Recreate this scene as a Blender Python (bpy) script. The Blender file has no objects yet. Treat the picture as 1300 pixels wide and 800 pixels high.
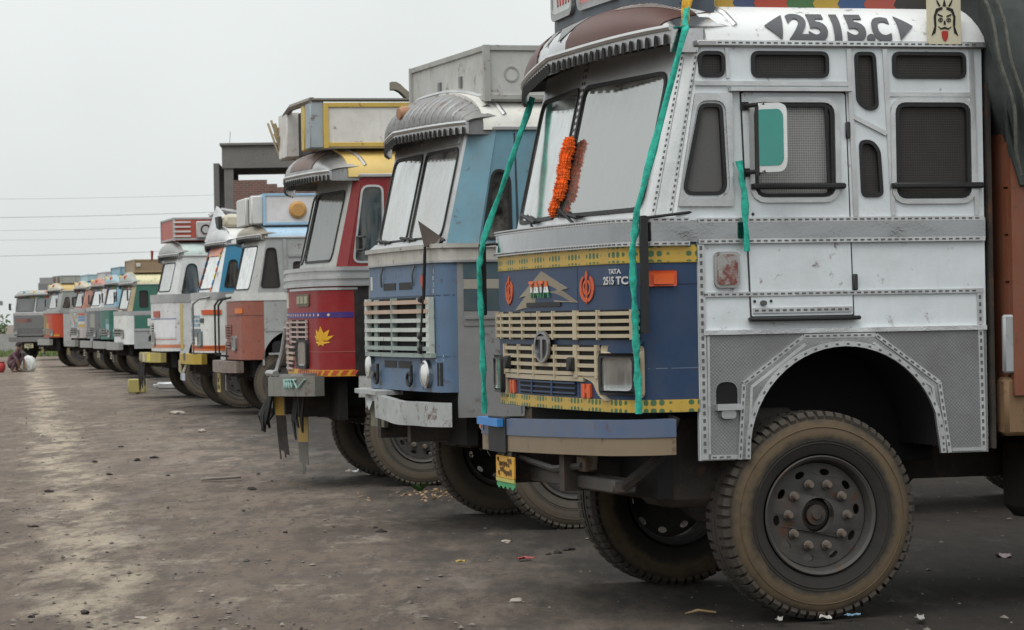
import bpy, bmesh, math, random
from mathutils import Vector, Matrix
from mathutils.geometry import tessellate_polygon

random.seed(11)
R = math.radians
PI = math.pi
S = bpy.context.scene
COL = S.collection

# ------------------------------------------------------------------ camera
cam_d = bpy.data.cameras.new("camera")
cam = bpy.data.objects.new("camera", cam_d)
COL.objects.link(cam)
cam_d.sensor_width = 36.0
cam_d.lens = 3800 / 1300 * 36.0
cam_d.clip_start = 0.5
cam_d.clip_end = 6000
cam.location = (0, 0, 1.5)
cam.rotation_euler = (Matrix.Rotation(R(90), 4, 'X') @ Matrix.Rotation(-0.018, 4, 'Z')).to_euler()
cam_d.dof.use_dof = True
cam_d.dof.focus_distance = 15.0
cam_d.dof.aperture_fstop = 16.0
S.camera = cam

# ------------------------------------------------------------------ light
SUN_EL, SUN_AZ = 58.0, 205.0
W = bpy.data.worlds.new("World")
S.world = W
W.use_nodes = True
nt = W.node_tree
nt.nodes.clear()
n_out = nt.nodes.new('ShaderNodeOutputWorld')
n_bg = nt.nodes.new('ShaderNodeBackground')
n_sky = nt.nodes.new('ShaderNodeTexSky')
n_sky.sky_type = 'NISHITA'
n_sky.sun_disc = False
n_sky.sun_elevation = R(SUN_EL)
n_sky.sun_rotation = R(SUN_AZ)
n_sky.dust_density = 4.0
n_hsv = nt.nodes.new('ShaderNodeHueSaturation')
n_hsv.inputs['Saturation'].default_value = 0.04
n_mix = nt.nodes.new('ShaderNodeMix')
n_mix.data_type = 'RGBA'
n_mix.inputs[0].default_value = 0.86
n_mix.inputs[7].default_value = (7.65, 8.05, 8.0, 1)      # even cloud layer
nt.links.new(n_sky.outputs[0], n_hsv.inputs['Color'])
nt.links.new(n_hsv.outputs[0], n_mix.inputs[6])
# an overcast sky is brighter overhead than at the horizon
n_tc = nt.nodes.new('ShaderNodeTexCoord')
n_sp = nt.nodes.new('ShaderNodeSeparateXYZ')
nt.links.new(n_tc.outputs['Generated'], n_sp.inputs[0])
n_mr = nt.nodes.new('ShaderNodeMapRange')
n_mr.inputs[1].default_value, n_mr.inputs[2].default_value = 0.0, 1.0
n_mr.inputs[3].default_value, n_mr.inputs[4].default_value = 1.0, 2.3
nt.links.new(n_sp.outputs[2], n_mr.inputs[0])
n_cl = nt.nodes.new('ShaderNodeTexNoise')                 # faint unevenness of the cloud
n_cl.inputs['Scale'].default_value = 7
n_cl.inputs['Detail'].default_value = 4
nt.links.new(n_tc.outputs['Generated'], n_cl.inputs['Vector'])
n_cm = nt.nodes.new('ShaderNodeMapRange')
n_cm.inputs[1].default_value, n_cm.inputs[2].default_value = 0.3, 0.7
n_cm.inputs[3].default_value, n_cm.inputs[4].default_value = 0.955, 1.045
nt.links.new(n_cl.outputs[0], n_cm.inputs[0])
n_mu = nt.nodes.new('ShaderNodeMath')
n_mu.operation = 'MULTIPLY'
nt.links.new(n_mr.outputs[0], n_mu.inputs[0])
nt.links.new(n_cm.outputs[0], n_mu.inputs[1])
n_sc = nt.nodes.new('ShaderNodeVectorMath')
n_sc.operation = 'SCALE'
nt.links.new(n_mix.outputs[2], n_sc.inputs[0])
nt.links.new(n_mu.outputs[0], n_sc.inputs['Scale'])
nt.links.new(n_sc.outputs[0], n_bg.inputs[0])
n_bg.inputs[1].default_value = 0.1
nt.links.new(n_bg.outputs[0], n_out.inputs[0])

sun_d = bpy.data.lights.new("sun", 'SUN')
sun_d.energy = 1.1
sun_d.angle = R(35)
sun_d.color = (1.0, 0.97, 0.93)
sun = bpy.data.objects.new("sun", sun_d)
COL.objects.link(sun)
# the sun lamp and the sky share one direction
sun.rotation_euler = (R(90 - SUN_EL), 0, R(180 - SUN_AZ))
S.view_settings.view_transform = 'Standard'
S.view_settings.look = 'None'
S.view_settings.exposure = 0.03
S.view_settings.gamma = 1.0

# ------------------------------------------------------------------ materials
_M = {}


def lin(c):
    return tuple((x / 12.92 if x <= .04045 else ((x + .055) / 1.055) ** 2.4) for x in c)


def newmat(name):
    m = bpy.data.materials.new(name)
    m.use_nodes = True
    t = m.node_tree
    b = t.nodes['Principled BSDF']
    return m, t, b


def nd(t, typ, **kw):
    n = t.nodes.new(typ)
    for k, v in kw.items():
        if hasattr(n, k):
            setattr(n, k, v)
    return n


def coords(t, scale=(1, 1, 1), kind='Object'):
    c = t.nodes.new('ShaderNodeTexCoord')
    mp = t.nodes.new('ShaderNodeMapping')
    mp.inputs['Scale'].default_value = scale
    t.links.new(c.outputs[kind], mp.inputs[0])
    return mp.outputs[0]


def noise(t, vec, scale, detail=4, rough=.6):
    n = t.nodes.new('ShaderNodeTexNoise')
    n.inputs['Scale'].default_value = scale
    n.inputs['Detail'].default_value = detail
    n.inputs['Roughness'].default_value = rough
    t.links.new(vec, n.inputs['Vector'])
    return n.outputs[0]


def ramp(t, fac, p0, p1, c0=(0, 0, 0, 1), c1=(1, 1, 1, 1)):
    n = t.nodes.new('ShaderNodeValToRGB')
    e = n.color_ramp.elements
    e[0].position, e[1].position = p0, p1
    e[0].color, e[1].color = c0, c1
    t.links.new(fac, n.inputs[0])
    return n.outputs[0]


def mixc(t, fac, a, b, mode='MIX'):
    n = t.nodes.new('ShaderNodeMix')
    n.data_type = 'RGBA'
    n.blend_type = mode
    for i, x in ((0, fac), (6, a), (7, b)):
        if isinstance(x, (int, float)):
            n.inputs[i].default_value = x
        elif isinstance(x, tuple):
            n.inputs[i].default_value = (x + (1,))[:4] if len(x) == 3 else x
        else:
            t.links.new(x, n.inputs[i])
    return n.outputs[2]


def math_(t, op, a, b=0.0):
    n = t.nodes.new('ShaderNodeMath')
    n.operation = op
    for i, x in ((0, a), (1, b)):
        if isinstance(x, (int, float)):
            n.inputs[i].default_value = x
        else:
            t.links.new(x, n.inputs[i])
    return n.outputs[0]


def bump(t, b, h, strength=.2, dist=.01):
    n = t.nodes.new('ShaderNodeBump')
    n.inputs['Strength'].default_value = strength
    n.inputs['Distance'].default_value = dist
    t.links.new(h, n.inputs['Height'])
    t.links.new(n.outputs[0], b.inputs['Normal'])
    return n


DUST = (.16, .125, .095)


def paint(col, dirt=.35, rough=.45, metal=0.0, rust=0.0, wav=.25, spec=.35, seed=0.0, chip=0.0):
    """weathered sheet metal: colour variation, rain streaks, dust film, rust spots"""
    key = ('p', col, dirt, rough, metal, rust, wav, seed, chip)
    if key in _M:
        return _M[key]
    m, t, b = newmat("weathered_paint")
    v = coords(t)
    mp = nd(t, 'ShaderNodeVectorMath', operation='ADD')
    t.links.new(v, mp.inputs[0])
    mp.inputs[1].default_value = (seed, seed * 1.7, seed * .6)
    v = mp.outputs[0]
    vs = nd(t, 'ShaderNodeVectorMath', operation='MULTIPLY')
    t.links.new(v, vs.inputs[0])
    vs.inputs[1].default_value = (14, 14, 1.3)
    c = mixc(t, noise(t, v, 3.0, 5), tuple(x * .82 for x in col), tuple(min(1, x * 1.12) for x in col))
    streak = ramp(t, noise(t, vs.outputs[0], 1.6, 6, .7), .47, .78)
    patch = ramp(t, noise(t, v, 5.5, 8, .68), .40, .85)
    f1 = math_(t, 'MULTIPLY', streak, dirt * .6)
    f2 = math_(t, 'MULTIPLY', patch, dirt)
    fm = math_(t, 'MAXIMUM', f1, f2)
    c = mixc(t, fm, c, DUST)
    if chip:
        ck = ramp(t, noise(t, v, 22, 8, .75), .62 - .05 * chip, .66 - .05 * chip)
        c = mixc(t, ck, c, (.33, .32, .30))
    if rust:
        rk = ramp(t, noise(t, v, 9, 9, .72), .62 - .16 * rust, .72 - .12 * rust)
        c = mixc(t, rk, c, (.085, .034, .017))
    t.links.new(c, b.inputs['Base Color'])
    rr = math_(t, 'ADD', math_(t, 'MULTIPLY', fm, .35), rough)
    t.links.new(rr, b.inputs['Roughness'])
    b.inputs['Metallic'].default_value = metal
    b.inputs['Specular IOR Level'].default_value = spec
    h = math_(t, 'ADD', math_(t, 'MULTIPLY', noise(t, v, 2.6, 2), 1.0), math_(t, 'MULTIPLY', noise(t, v, 60, 3), .05))
    bump(t, b, h, wav, .03)
    _M[key] = m
    return m


def alu(v=.5, rough=.38, dirt=.3, metal=.75, rust=0.0, seed=0.0, wav=.4):
    return paint((v, v * 1.01, v * 1.015), dirt, rough, metal, rust, wav, .5, seed)


def chrome(v=.62, rough=.12, dirt=.25, seed=0.0):
    return paint((v, v, v * 1.01), dirt, rough, 1.0, 0, .22, .5, seed)


def plain(col, rough=.6, metal=0.0, spec=.4):
    key = ('f', col, rough, metal)
    if key in _M:
        return _M[key]
    m, t, b = newmat("plain_surface")
    v = coords(t)
    c = mixc(t, noise(t, v, 14, 5), tuple(x * .7 for x in col), tuple(min(1, x * 1.25) for x in col))
    t.links.new(c, b.inputs['Base Color'])
    b.inputs['Roughness'].default_value = rough
    b.inputs['Metallic'].default_value = metal
    b.inputs['Specular IOR Level'].default_value = spec
    bump(t, b, noise(t, v, 45, 4), .15, .01)
    _M[key] = m
    return m


def glass(dust=.25, tint=(.5, .55, .54), refl=.3):
    key = ('g', dust, tint, refl)
    if key in _M:
        return _M[key]
    m, t, b = newmat("dusty_glass")
    t.nodes.remove(b)
    out = [n for n in t.nodes if n.type == 'OUTPUT_MATERIAL'][0]
    tr = nd(t, 'ShaderNodeBsdfTransparent')
    tr.inputs[0].default_value = tint + (1,)
    gl = nd(t, 'ShaderNodeBsdfGlossy')
    gl.inputs['Roughness'].default_value = .07
    gl.inputs[0].default_value = (.95, .97, .97, 1)
    fr = nd(t, 'ShaderNodeFresnel')
    fr.inputs[0].default_value = 1.5
    f = math_(t, 'ADD', math_(t, 'MULTIPLY', fr.outputs[0], 1.3), refl)
    f = math_(t, 'MAXIMUM', math_(t, 'MINIMUM', f, 1.0), 0.0)
    mx = nd(t, 'ShaderNodeMixShader')
    t.links.new(f, mx.inputs[0])
    t.links.new(tr.outputs[0], mx.inputs[1])
    t.links.new(gl.outputs[0], mx.inputs[2])
    df = nd(t, 'ShaderNodeBsdfDiffuse')
    df.inputs[0].default_value = (.42, .40, .37, 1)
    v = coords(t)
    vm = nd(t, 'ShaderNodeVectorMath', operation='MULTIPLY')
    t.links.new(v, vm.inputs[0])
    vm.inputs[1].default_value = (7, 7, .8)
    smear = ramp(t, noise(t, vm.outputs[0], 1.2, 6, .65), .42, .72)
    patch = ramp(t, noise(t, v, 2.2, 7, .7), .40, .66)
    d = math_(t, 'MULTIPLY', math_(t, 'MAXIMUM', smear, patch), dust * 1.7)
    mx2 = nd(t, 'ShaderNodeMixShader')
    t.links.new(d, mx2.inputs[0])
    t.links.new(mx.outputs[0], mx2.inputs[1])
    t.links.new(df.outputs[0], mx2.inputs[2])
    t.links.new(mx2.outputs[0], out.inputs[0])
    _M[key] = m
    return m


def mesh_screen(col, scale=95, rough=.5):
    """fine wire mesh stretched behind a window"""
    key = ('ms', col, scale)
    if key in _M:
        return _M[key]
    m, t, b = newmat("wire_mesh")
    v = coords(t)
    vo = nd(t, 'ShaderNodeTexVoronoi', feature='DISTANCE_TO_EDGE')
    vo.inputs['Scale'].default_value = scale
    vo.inputs['Randomness'].default_value = .12
    t.links.new(v, vo.inputs['Vector'])
    k = ramp(t, vo.outputs['Distance'], .08, .22)
    c = mixc(t, k, col, tuple(x * .45 for x in col))
    c = mixc(t, math_(t, 'MULTIPLY', noise(t, v, 7, 4), .35), c, tuple(x * .6 for x in DUST))
    t.links.new(c, b.inputs['Base Color'])
    b.inputs['Roughness'].default_value = rough
    b.inputs['Specular IOR Level'].default_value = .25
    bump(t, b, vo.outputs['Distance'], .4, .005)
    _M[key] = m
    return m


def tread_plate(v=.3, seed=0.0, dirt=.4):
    """pressed sheet with a small raised diamond pattern"""
    key = ('tp', v, seed, dirt)
    if key in _M:
        return _M[key]
    m, t, b = newmat("patterned_sheet")
    o = coords(t)
    mp = nd(t, 'ShaderNodeMapping')
    mp.inputs['Rotation'].default_value = (0, R(45), 0)
    t.links.new(o, mp.inputs[0])
    vo = nd(t, 'ShaderNodeTexVoronoi', feature='F1')
    vo.inputs['Scale'].default_value = 78
    vo.inputs['Randomness'].default_value = .1
    t.links.new(mp.outputs[0], vo.inputs['Vector'])
    d = ramp(t, noise(t, o, 4.5, 7, .7), .4, .75)
    c = mixc(t, vo.outputs['Distance'], (v * 1.1, v * 1.1, v * 1.12), (v * .82, v * .83, v * .86))
    c = mixc(t, math_(t, 'MULTIPLY', d, dirt), c, (.10, .09, .08))
    t.links.new(c, b.inputs['Base Color'])
    b.inputs['Metallic'].default_value = .45
    b.inputs['Roughness'].default_value = .5
    bump(t, b, vo.outputs['Distance'], .4, .006)
    _M[key] = m
    return m


def stripe_mat(base, ink, scale):
    """printed border: a row of small lozenges on a plain band"""
    key = ('st', base, ink, scale)
    if key in _M:
        return _M[key]
    m, t, b = newmat("printed_border")
    o = coords(t)
    sp = nd(t, 'ShaderNodeSeparateXYZ')
    t.links.new(o, sp.inputs[0])
    run = math_(t, 'ADD', sp.outputs[1], math_(t, 'MULTIPLY', sp.outputs[0], -1.0))
    w = math_(t, 'ABSOLUTE', math_(t, 'SINE', math_(t, 'MULTIPLY', run, scale)))
    w2 = math_(t, 'SINE', math_(t, 'MULTIPLY', run, scale * .36))
    zz = math_(t, 'ABSOLUTE', math_(t, 'SINE', math_(t, 'MULTIPLY', sp.outputs[2], 75)))
    k = ramp(t, math_(t, 'MULTIPLY', math_(t, 'MULTIPLY', w, zz), math_(t, 'ADD', math_(t, 'MULTIPLY', w2, .35), .75)), .38, .5)
    c = mixc(t, k, base, ink)
    c = mixc(t, math_(t, 'MULTIPLY', noise(t, o, 9, 6), .45), c, DUST)
    t.links.new(c, b.inputs['Base Color'])
    b.inputs['Roughness'].default_value = .5
    _M[key] = m
    return m


def tyre_mat(dusty=False):
    if ('tyre', dusty) in _M:
        return _M[('tyre', dusty)]
    m, t, b = newmat("dusty_tyre")
    o = coords(t)
    sp = nd(t, 'ShaderNodeSeparateXYZ')
    t.links.new(o, sp.inputs[0])
    r2 = math_(t, 'ADD', math_(t, 'MULTIPLY', sp.outputs[0], sp.outputs[0]), math_(t, 'MULTIPLY', sp.outputs[2], sp.outputs[2]))
    r = math_(t, 'SQRT', r2)
    n1 = noise(t, o, 7, 7, .68)
    rn = math_(t, 'ADD', r, math_(t, 'MULTIPLY', math_(t, 'SUBTRACT', n1, .5), .10))
    cr = nd(t, 'ShaderNodeValToRGB')
    e = cr.color_ramp
    e.elements[0].position = .30
    e.elements[0].color = (.020, .019, .018, 1)
    e.elements[1].position = .37
    e.elements[1].color = (.032, .028, .024, 1)
    for p, c in ((.40, (.105, .076, .047, 1)), (.445, (.098, .070, .043, 1)), (.475, (.050, .042, .034, 1)), (.51, (.062, .054, .046, 1))):
        k = e.elements.new(p)
        k.color = c
    t.links.new(rn, cr.inputs[0])
    c = mixc(t, ramp(t, noise(t, o, 20, 6), .35, .7), cr.outputs[0], (.028, .024, .021))
    c = mixc(t, math_(t, 'MULTIPLY', ramp(t, noise(t, o, 3, 4), .45, .65), .55), cr.outputs[0], c)
    if dusty:
        c = mixc(t, ramp(t, noise(t, o, 4, 6, .7), .25, .75, (.35, .35, .35, 1), (.85, .85, .85, 1)), c, (.098, .084, .068))
    t.links.new(c, b.inputs['Base Color'])
    b.inputs['Roughness'].default_value = .85
    b.inputs['Specular IOR Level'].default_value = .25
    bump(t, b, noise(t, o, 60, 4), .3, .006)
    _M[('tyre', dusty)] = m
    return m


BLACK = (.012, .012, .013)
RUBBER = plain((.014, .014, .014), .6)
DARK = plain((.010, .009, .009), .9)
GRIME = paint((.022, .019, .017), .35, .8, 0, .25)

# ------------------------------------------------------------------ mesh helpers


class MB:
    def __init__(self):
        self.bm = bmesh.new()

    def face(self, pts):
        vs = [self.bm.verts.new(p) for p in pts]
        try:
            return self.bm.faces.new(vs)
        except ValueError:
            return None

    def grid(self, fn, nu, nv, flip=False):
        g = [[self.bm.verts.new(fn(i / nu, j / nv)) for j in range(nv + 1)] for i in range(nu + 1)]
        for i in range(nu):
            for j in range(nv):
                q = [g[i][j], g[i + 1][j], g[i + 1][j + 1], g[i][j + 1]]
                self.bm.faces.new(q[::-1] if flip else q)
        return g

    def shell(self, fo, fi, nu, nv):
        a = self.grid(fo, nu, nv)
        b = self.grid(fi, nu, nv, True)
        for i in range(nu):
            self.bm.faces.new([a[i + 1][0], a[i][0], b[i][0], b[i + 1][0]])
            self.bm.faces.new([a[i][nv], a[i + 1][nv], b[i + 1][nv], b[i][nv]])
        for j in range(nv):
            self.bm.faces.new([a[0][j], a[0][j + 1], b[0][j + 1], b[0][j]])
            self.bm.faces.new([a[nu][j + 1], a[nu][j], b[nu][j], b[nu][j + 1]])
        return self

    def patch(self, mp, a0, a1, b0, b1, o0, o1, na=1, nb=1):
        f = lambda o: (lambda s, t: mp(a0 + (a1 - a0) * s, b0 + (b1 - b0) * t, o))
        self.shell(f(o1), f(o0), na, nb)
        return self

    def plate(self, mp, outer, holes=(), o0=0.0, o1=.01):
        loops = [list(outer)] + [list(h) for h in holes]
        flat = [p for l in loops for p in l]
        tris = tessellate_polygon([[Vector((p[0], p[1], 0)) for p in l] for l in loops])
        top = [self.bm.verts.new(mp(p[0], p[1], o1)) for p in flat]
        bot = [self.bm.verts.new(mp(p[0], p[1], o0)) for p in flat]
        for t in tris:
            try:
                self.bm.faces.new([top[i] for i in t])
                self.bm.faces.new([bot[i] for i in reversed(t)])
            except ValueError:
                pass
        k = 0
        for l in loops:
            n = len(l)
            for i in range(n):
                j = (i + 1) % n
                try:
                    self.bm.faces.new([top[k + i], top[k + j], bot[k + j], bot[k + i]])
                except ValueError:
                    pass
            k += n
        return self

    def box(self, x0, x1, y0, y1, z0, z1, bev=0.0, M=None):
        r = bmesh.ops.create_cube(self.bm, size=1.0)
        vs = r['verts']
        for v in vs:
            v.co = Vector(((x0 + x1) / 2 + v.co.x * (x1 - x0), (y0 + y1) / 2 + v.co.y * (y1 - y0), (z0 + z1) / 2 + v.co.z * (z1 - z0)))
        if bev:
            es = list({e for v in vs for e in v.link_edges})
            bv = bmesh.ops.bevel(self.bm, geom=es, offset=bev, segments=1, affect='EDGES', profile=.5)
            vs = list({v for f in bv['faces'] for v in f.verts} | {v for v in vs if v.is_valid})
        if M is not None:
            for v in vs:
                v.co = M @ v.co
        return self

    def tube(self, pts, r, n=8, cap=True):
        pts = [Vector(p) for p in pts]
        rs = r if isinstance(r, (list, tuple)) else [r] * len(pts)
        rings = []
        d0 = (pts[1] - pts[0]).normalized()
        up = Vector((0, 0, 1)) if abs(d0.z) < .9 else Vector((1, 0, 0))
        x = d0.cross(up).normalized()
        for i, p in enumerate(pts):
            if i == 0:
                d = d0
            elif i == len(pts) - 1:
                d = (pts[i] - pts[i - 1]).normalized()
            else:
                d = ((pts[i + 1] - p).normalized() + (p - pts[i - 1]).normalized()).normalized()
            x = (x - d * x.dot(d)).normalized()
            y = d.cross(x)
            rings.append([self.bm.verts.new(p + (x * math.cos(2 * PI * k / n) + y * math.sin(2 * PI * k / n)) * rs[i]) for k in range(n)])
        for a, b in zip(rings, rings[1:]):
            for k in range(n):
                self.bm.faces.new([a[k], a[(k + 1) % n], b[(k + 1) % n], b[k]])
        if cap:
            self.bm.faces.new(rings[0][::-1])
            self.bm.faces.new(rings[-1])
        return self

    def lathe(self, prof, n=48, c=(0, 0, 0), closed=False):
        """profile of (radius, y) turned about the y axis"""
        rings = []
        for (r, y) in prof:
            if r < 1e-6:
                rings.append([self.bm.verts.new((c[0], c[1] + y, c[2]))])
            else:
                rings.append([self.bm.verts.new((c[0] + r * math.cos(2 * PI * k / n), c[1] + y, c[2] + r * math.sin(2 * PI * k / n))) for k in range(n)])
        pairs = list(zip(rings, rings[1:]))
        if closed:
            pairs.append((rings[-1], rings[0]))
        for a, b in pairs:
            for k in range(n):
                k2 = (k + 1) % n
                if len(a) == 1 and len(b) == 1:
                    continue
                if len(a) == 1:
                    self.bm.faces.new([a[0], b[k], b[k2]])
                elif len(b) == 1:
                    self.bm.faces.new([a[k], b[0], a[k2]])
                else:
                    self.bm.faces.new([a[k], b[k], b[k2], a[k2]])
        return self

    def text(self, s, size, mp, x=0, y=0, extr=.002, align='LEFT', sx=1.0, bold=0.0, space=1.0):
        cu = bpy.data.curves.new("lettering", 'FONT')
        cu.body = s
        cu.size = size
        cu.extrude = extr
        cu.offset = bold
        cu.align_x = align
        cu.space_character = space
        cu.resolution_u = 4
        ob = bpy.data.objects.new("lettering", cu)
        me = ob.to_mesh()
        vs = [self.bm.verts.new(mp(x + v.co.x * sx, y + v.co.y, v.co.z + extr)) for v in me.vertices]
        for p in me.polygons:
            try:
                self.bm.faces.new([vs[i] for i in p.vertices])
            except ValueError:
                pass
        ob.to_mesh_clear()
        bpy.data.objects.remove(ob)
        bpy.data.curves.remove(cu)
        return self

    def conform(self, mp, build, maxlen=.03):
        """build flat work with an identity map, cut it fine, then lay it on a curved surface"""
        m = MB()
        build(m, lambda a, b, o: Vector((a, b, o)))
        bmesh.ops.triangulate(m.bm, faces=m.bm.faces)
        for _ in range(6):
            es = [e for e in m.bm.edges if (e.verts[0].co - e.verts[1].co).length > maxlen]
            if not es:
                break
            bmesh.ops.subdivide_edges(m.bm, edges=es, cuts=1)
            bmesh.ops.triangulate(m.bm, faces=[f for f in m.bm.faces if len(f.verts) > 3])
        mpv = {v: self.bm.verts.new(mp(*v.co)) for v in m.bm.verts}
        for f in m.bm.faces:
            self.bm.faces.new([mpv[v] for v in f.verts])
        m.bm.free()
        return self

    def mesh(self, name, mat, angle=38):
        bmesh.ops.recalc_face_normals(self.bm, faces=self.bm.faces)
        me = bpy.data.meshes.new(name)
        self.bm.to_mesh(me)
        self.bm.free()
        if mat:
            for m in (mat if isinstance(mat, (list, tuple)) else [mat]):
                me.materials.append(m)
        me.polygons.foreach_set('use_smooth', [True] * len(me.polygons))
        me.set_sharp_from_angle(angle=R(angle))
        return me

    def build(self, name, mat, parent=None, angle=38, **kw):
        return obj(name, self.mesh(name, mat, angle), parent, **kw)


def obj(name, me, parent=None, loc=None, rot=None, label=None, cat=None, group=None, kind=None):
    o = bpy.data.objects.new(name, me)
    COL.objects.link(o)
    if parent:
        o.parent = parent
    if loc:
        o.location = loc
    if rot:
        o.rotation_euler = rot
    if label:
        o['label'] = label
    if cat:
        o['category'] = cat
    if group:
        o['group'] = group
    if kind:
        o['kind'] = kind
    return o


def thing(name, label, cat, loc=(0, 0, 0), rz=0.0, group=None):
    return obj(name, None, None, loc, (0, 0, rz), label, cat, group)


def rpoly(pts, r=.03, n=4):
    """polygon with rounded corners; r may be a list"""
    out = []
    m = len(pts)
    for i in range(m):
        p = Vector(pts[i])
        a = Vector(pts[i - 1])
        b = Vector(pts[(i + 1) % m])
        rr = r[i] if isinstance(r, (list, tuple)) else r
        da, db = (a - p), (b - p)
        ra = min(rr, da.length * .48)
        rb = min(rr, db.length * .48)
        if rr <= 0:
            out.append((p.x, p.y))
            continue
        s, e = p + da.normalized() * ra, p + db.normalized() * rb
        for k in range(n + 1):
            t = k / n
            q = s * (1 - t) ** 2 + p * 2 * t * (1 - t) + e * t * t
            out.append((q.x, q.y))
    return out


def rrect(a0, a1, b0, b1, r=.03, n=4):
    return rpoly([(a0, b0), (a1, b0), (a1, b1), (a0, b1)], r, n)


def inset(pts, d):
    """grow (d>0) or shrink a convex polygon about its own outline"""
    n = len(pts)
    ar = sum(pts[i][0] * pts[(i + 1) % n][1] - pts[(i + 1) % n][0] * pts[i][1] for i in range(n))
    sg = 1 if ar > 0 else -1
    out = []
    for i in range(n):
        p, a, b = Vector(pts[i]), Vector(pts[i - 1]), Vector(pts[(i + 1) % n])
        d1, d2 = (p - a), (b - p)
        if d1.length < 1e-7 or d2.length < 1e-7:
            out.append(pts[i])
            continue
        d1.normalize()
        d2.normalize()
        n1, n2 = Vector((d1.y, -d1.x)) * sg, Vector((d2.y, -d2.x)) * sg
        nn = (n1 + n2)
        nn.normalize()
        k = d / max(.4, nn.dot(n1))
        q = p + nn * k
        out.append((q.x, q.y))
    return out


class Path:
    """planar polyline with arc length: at(a) -> point, outward normal"""

    def __init__(self, pts, zero):
        self.p = [Vector(q) for q in pts]
        self.s = [0.0]
        for a, b in zip(self.p, self.p[1:]):
            self.s.append(self.s[-1] + (b - a).length)
        self.z = self.s[zero]
        tn = []
        for i in range(len(self.p)):
            a, b = self.p[max(0, i - 1)], self.p[min(len(self.p) - 1, i + 1)]
            tn.append((b - a).normalized())
        self.n = [Vector((-t.y, t.x)) for t in tn]

    def at(self, a):
        s = a + self.z
        lo, hi = 0, len(self.s) - 2
        while lo < hi:
            m = (lo + hi + 1) // 2
            if self.s[m] <= s:
                lo = m
            else:
                hi = m - 1
        t = (s - self.s[lo]) / (self.s[lo + 1] - self.s[lo])
        n = self.n[lo].lerp(self.n[lo + 1], min(1, max(0, t))).normalized()
        return self.p[lo] + (self.p[lo + 1] - self.p[lo]) * t, n

# ------------------------------------------------------------------ truck kit
WHEEL_ME = {}


def wheel_meshes():
    if WHEEL_ME:
        return WHEEL_ME
    # tyre: outer face looks to -y
    m = MB()
    prof = [(.285, .085), (.30, .125), (.345, .142), (.40, .148), (.45, .140), (.478, .122), (.490, .105), (.4965, .06), (.4985, 0)]
    prof = [(r, y) for r, y in prof] + [(r, -y) for r, y in prof[-2::-1]] + [(.27, -.06), (.27, .06)]
    m.lathe(prof, 84, closed=True)
    nl = 62
    for side in (-1, 1):
        for k in range(nl):
            a = 2 * PI * (k + (.5 if side > 0 else 0)) / nl
            M = Matrix.Rotation(-a, 4, 'Y')
            w = .017
            vs = []
            for dx in (-w, w):
                for (r, y) in ((.462, .128), (.484, .134), (.506, .112), (.508, .045), (.490, .040)):
                    vs.append(m.bm.verts.new(M @ Vector((dx * (1 + .15 * (k % 3 - 1)), side * y, r))))
            n = 5
            for i in range(n - 1):
                m.bm.faces.new([vs[i], vs[i + 1], vs[n + i + 1], vs[n + i]])
            m.bm.faces.new(vs[:n][::-1])
            m.bm.faces.new(vs[n:])
    for y in (-.022, .022):
        m.lathe([(.49, y - .012), (.506, y - .010), (.506, y + .010), (.49, y + .012)], 84)
    for r in (.352, .366, .43):                               # moulded ribs on the side wall
        m.lathe([(r - .004, -.1405), (r, -.1475 if r < .4 else -.1475), (r + .004, -.142)], 84)
    WHEEL_ME['tyre'] = m.mesh("tyre", tyre_mat(), 30)
    WHEEL_ME['dusty'] = WHEEL_ME['tyre'].copy()
    WHEEL_ME['dusty'].materials[0] = tyre_mat(True)
    # rim
    m = MB()
    m.lathe([(.284, -.118), (.292, -.128), (.286, -.134), (.272, -.124), (.262, -.10), (.256, -.06), (.262, -.03), (.262, .11), (.284, .118), (.27, .10), (.25, .06), (.25, -.03)], 64)
    fl = lambda a, b, o: Vector((a, -.062 - o - .035 * max(0, (.2 - math.hypot(a, b))) / .2, b))
    ring = [(.254 * math.cos(2 * PI * k / 60), .254 * math.sin(2 * PI * k / 60)) for k in range(60)]
    holes = []
    for k in range(10):
        a = 2 * PI * (k + .5) / 10
        ca, sa = math.cos(a), math.sin(a)
        holes.append([(ca * (.212 + .017 * math.cos(q)) - sa * .027 * math.sin(q), sa * (.212 + .017 * math.cos(q)) + ca * .027 * math.sin(q)) for q in [2 * PI * j / 10 for j in range(10)]])
    hub = [(.085 * math.cos(2 * PI * k / 24), .085 * math.sin(2 * PI * k / 24)) for k in range(24)]
    m.plate(fl, ring, holes + [hub], 0, .012)
    WHEEL_ME['rim'] = m.mesh("rim", paint((.050, .049, .048), .4, .6, .3, .3, .2, .4, 3.0), 30)
    m = MB()
    m.lathe([(.0, -.085), (.022, -.085), (.028, -.075), (.05, -.072), (.055, -.05), (.072, -.046), (.088, -.03), (.09, .05), (0, .05)], 28)
    WHEEL_ME['hub'] = m.mesh("hub", paint((.034, .031, .029), .4, .65, .2, .5), 30)
    m = MB()
    m.lathe([(0, -.038), (.014, -.036), (.0185, -.026), (.021, -.006), (.025, -.004), (.025, .004)], 10)
    WHEEL_ME['wheel_nut'] = m.mesh("wheel_nut", paint((.13, .118, .105), .6, .55, .3, .4), 30)
    return WHEEL_ME


def wheel(root, u, v, side, steer=0.0, nuts=True, spin=0.0):
    """side -1: outer face to the near side"""
    w = wheel_meshes()
    o = obj("wheel", w['rim'], root, (u, v, .50), (0, spin, (0 if side < 0 else PI) + steer))
    obj("tyre", w['tyre' if root.location.y < 16 else 'dusty'], o)
    if nuts:
        obj("hub", w['hub'], o)
        for k in range(10):
            a = 2 * PI * (k + .3) / 10
            obj("wheel_nut", w['wheel_nut'], o, (.155 * math.cos(a), -.088, .155 * math.sin(a)))
    return o


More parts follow.
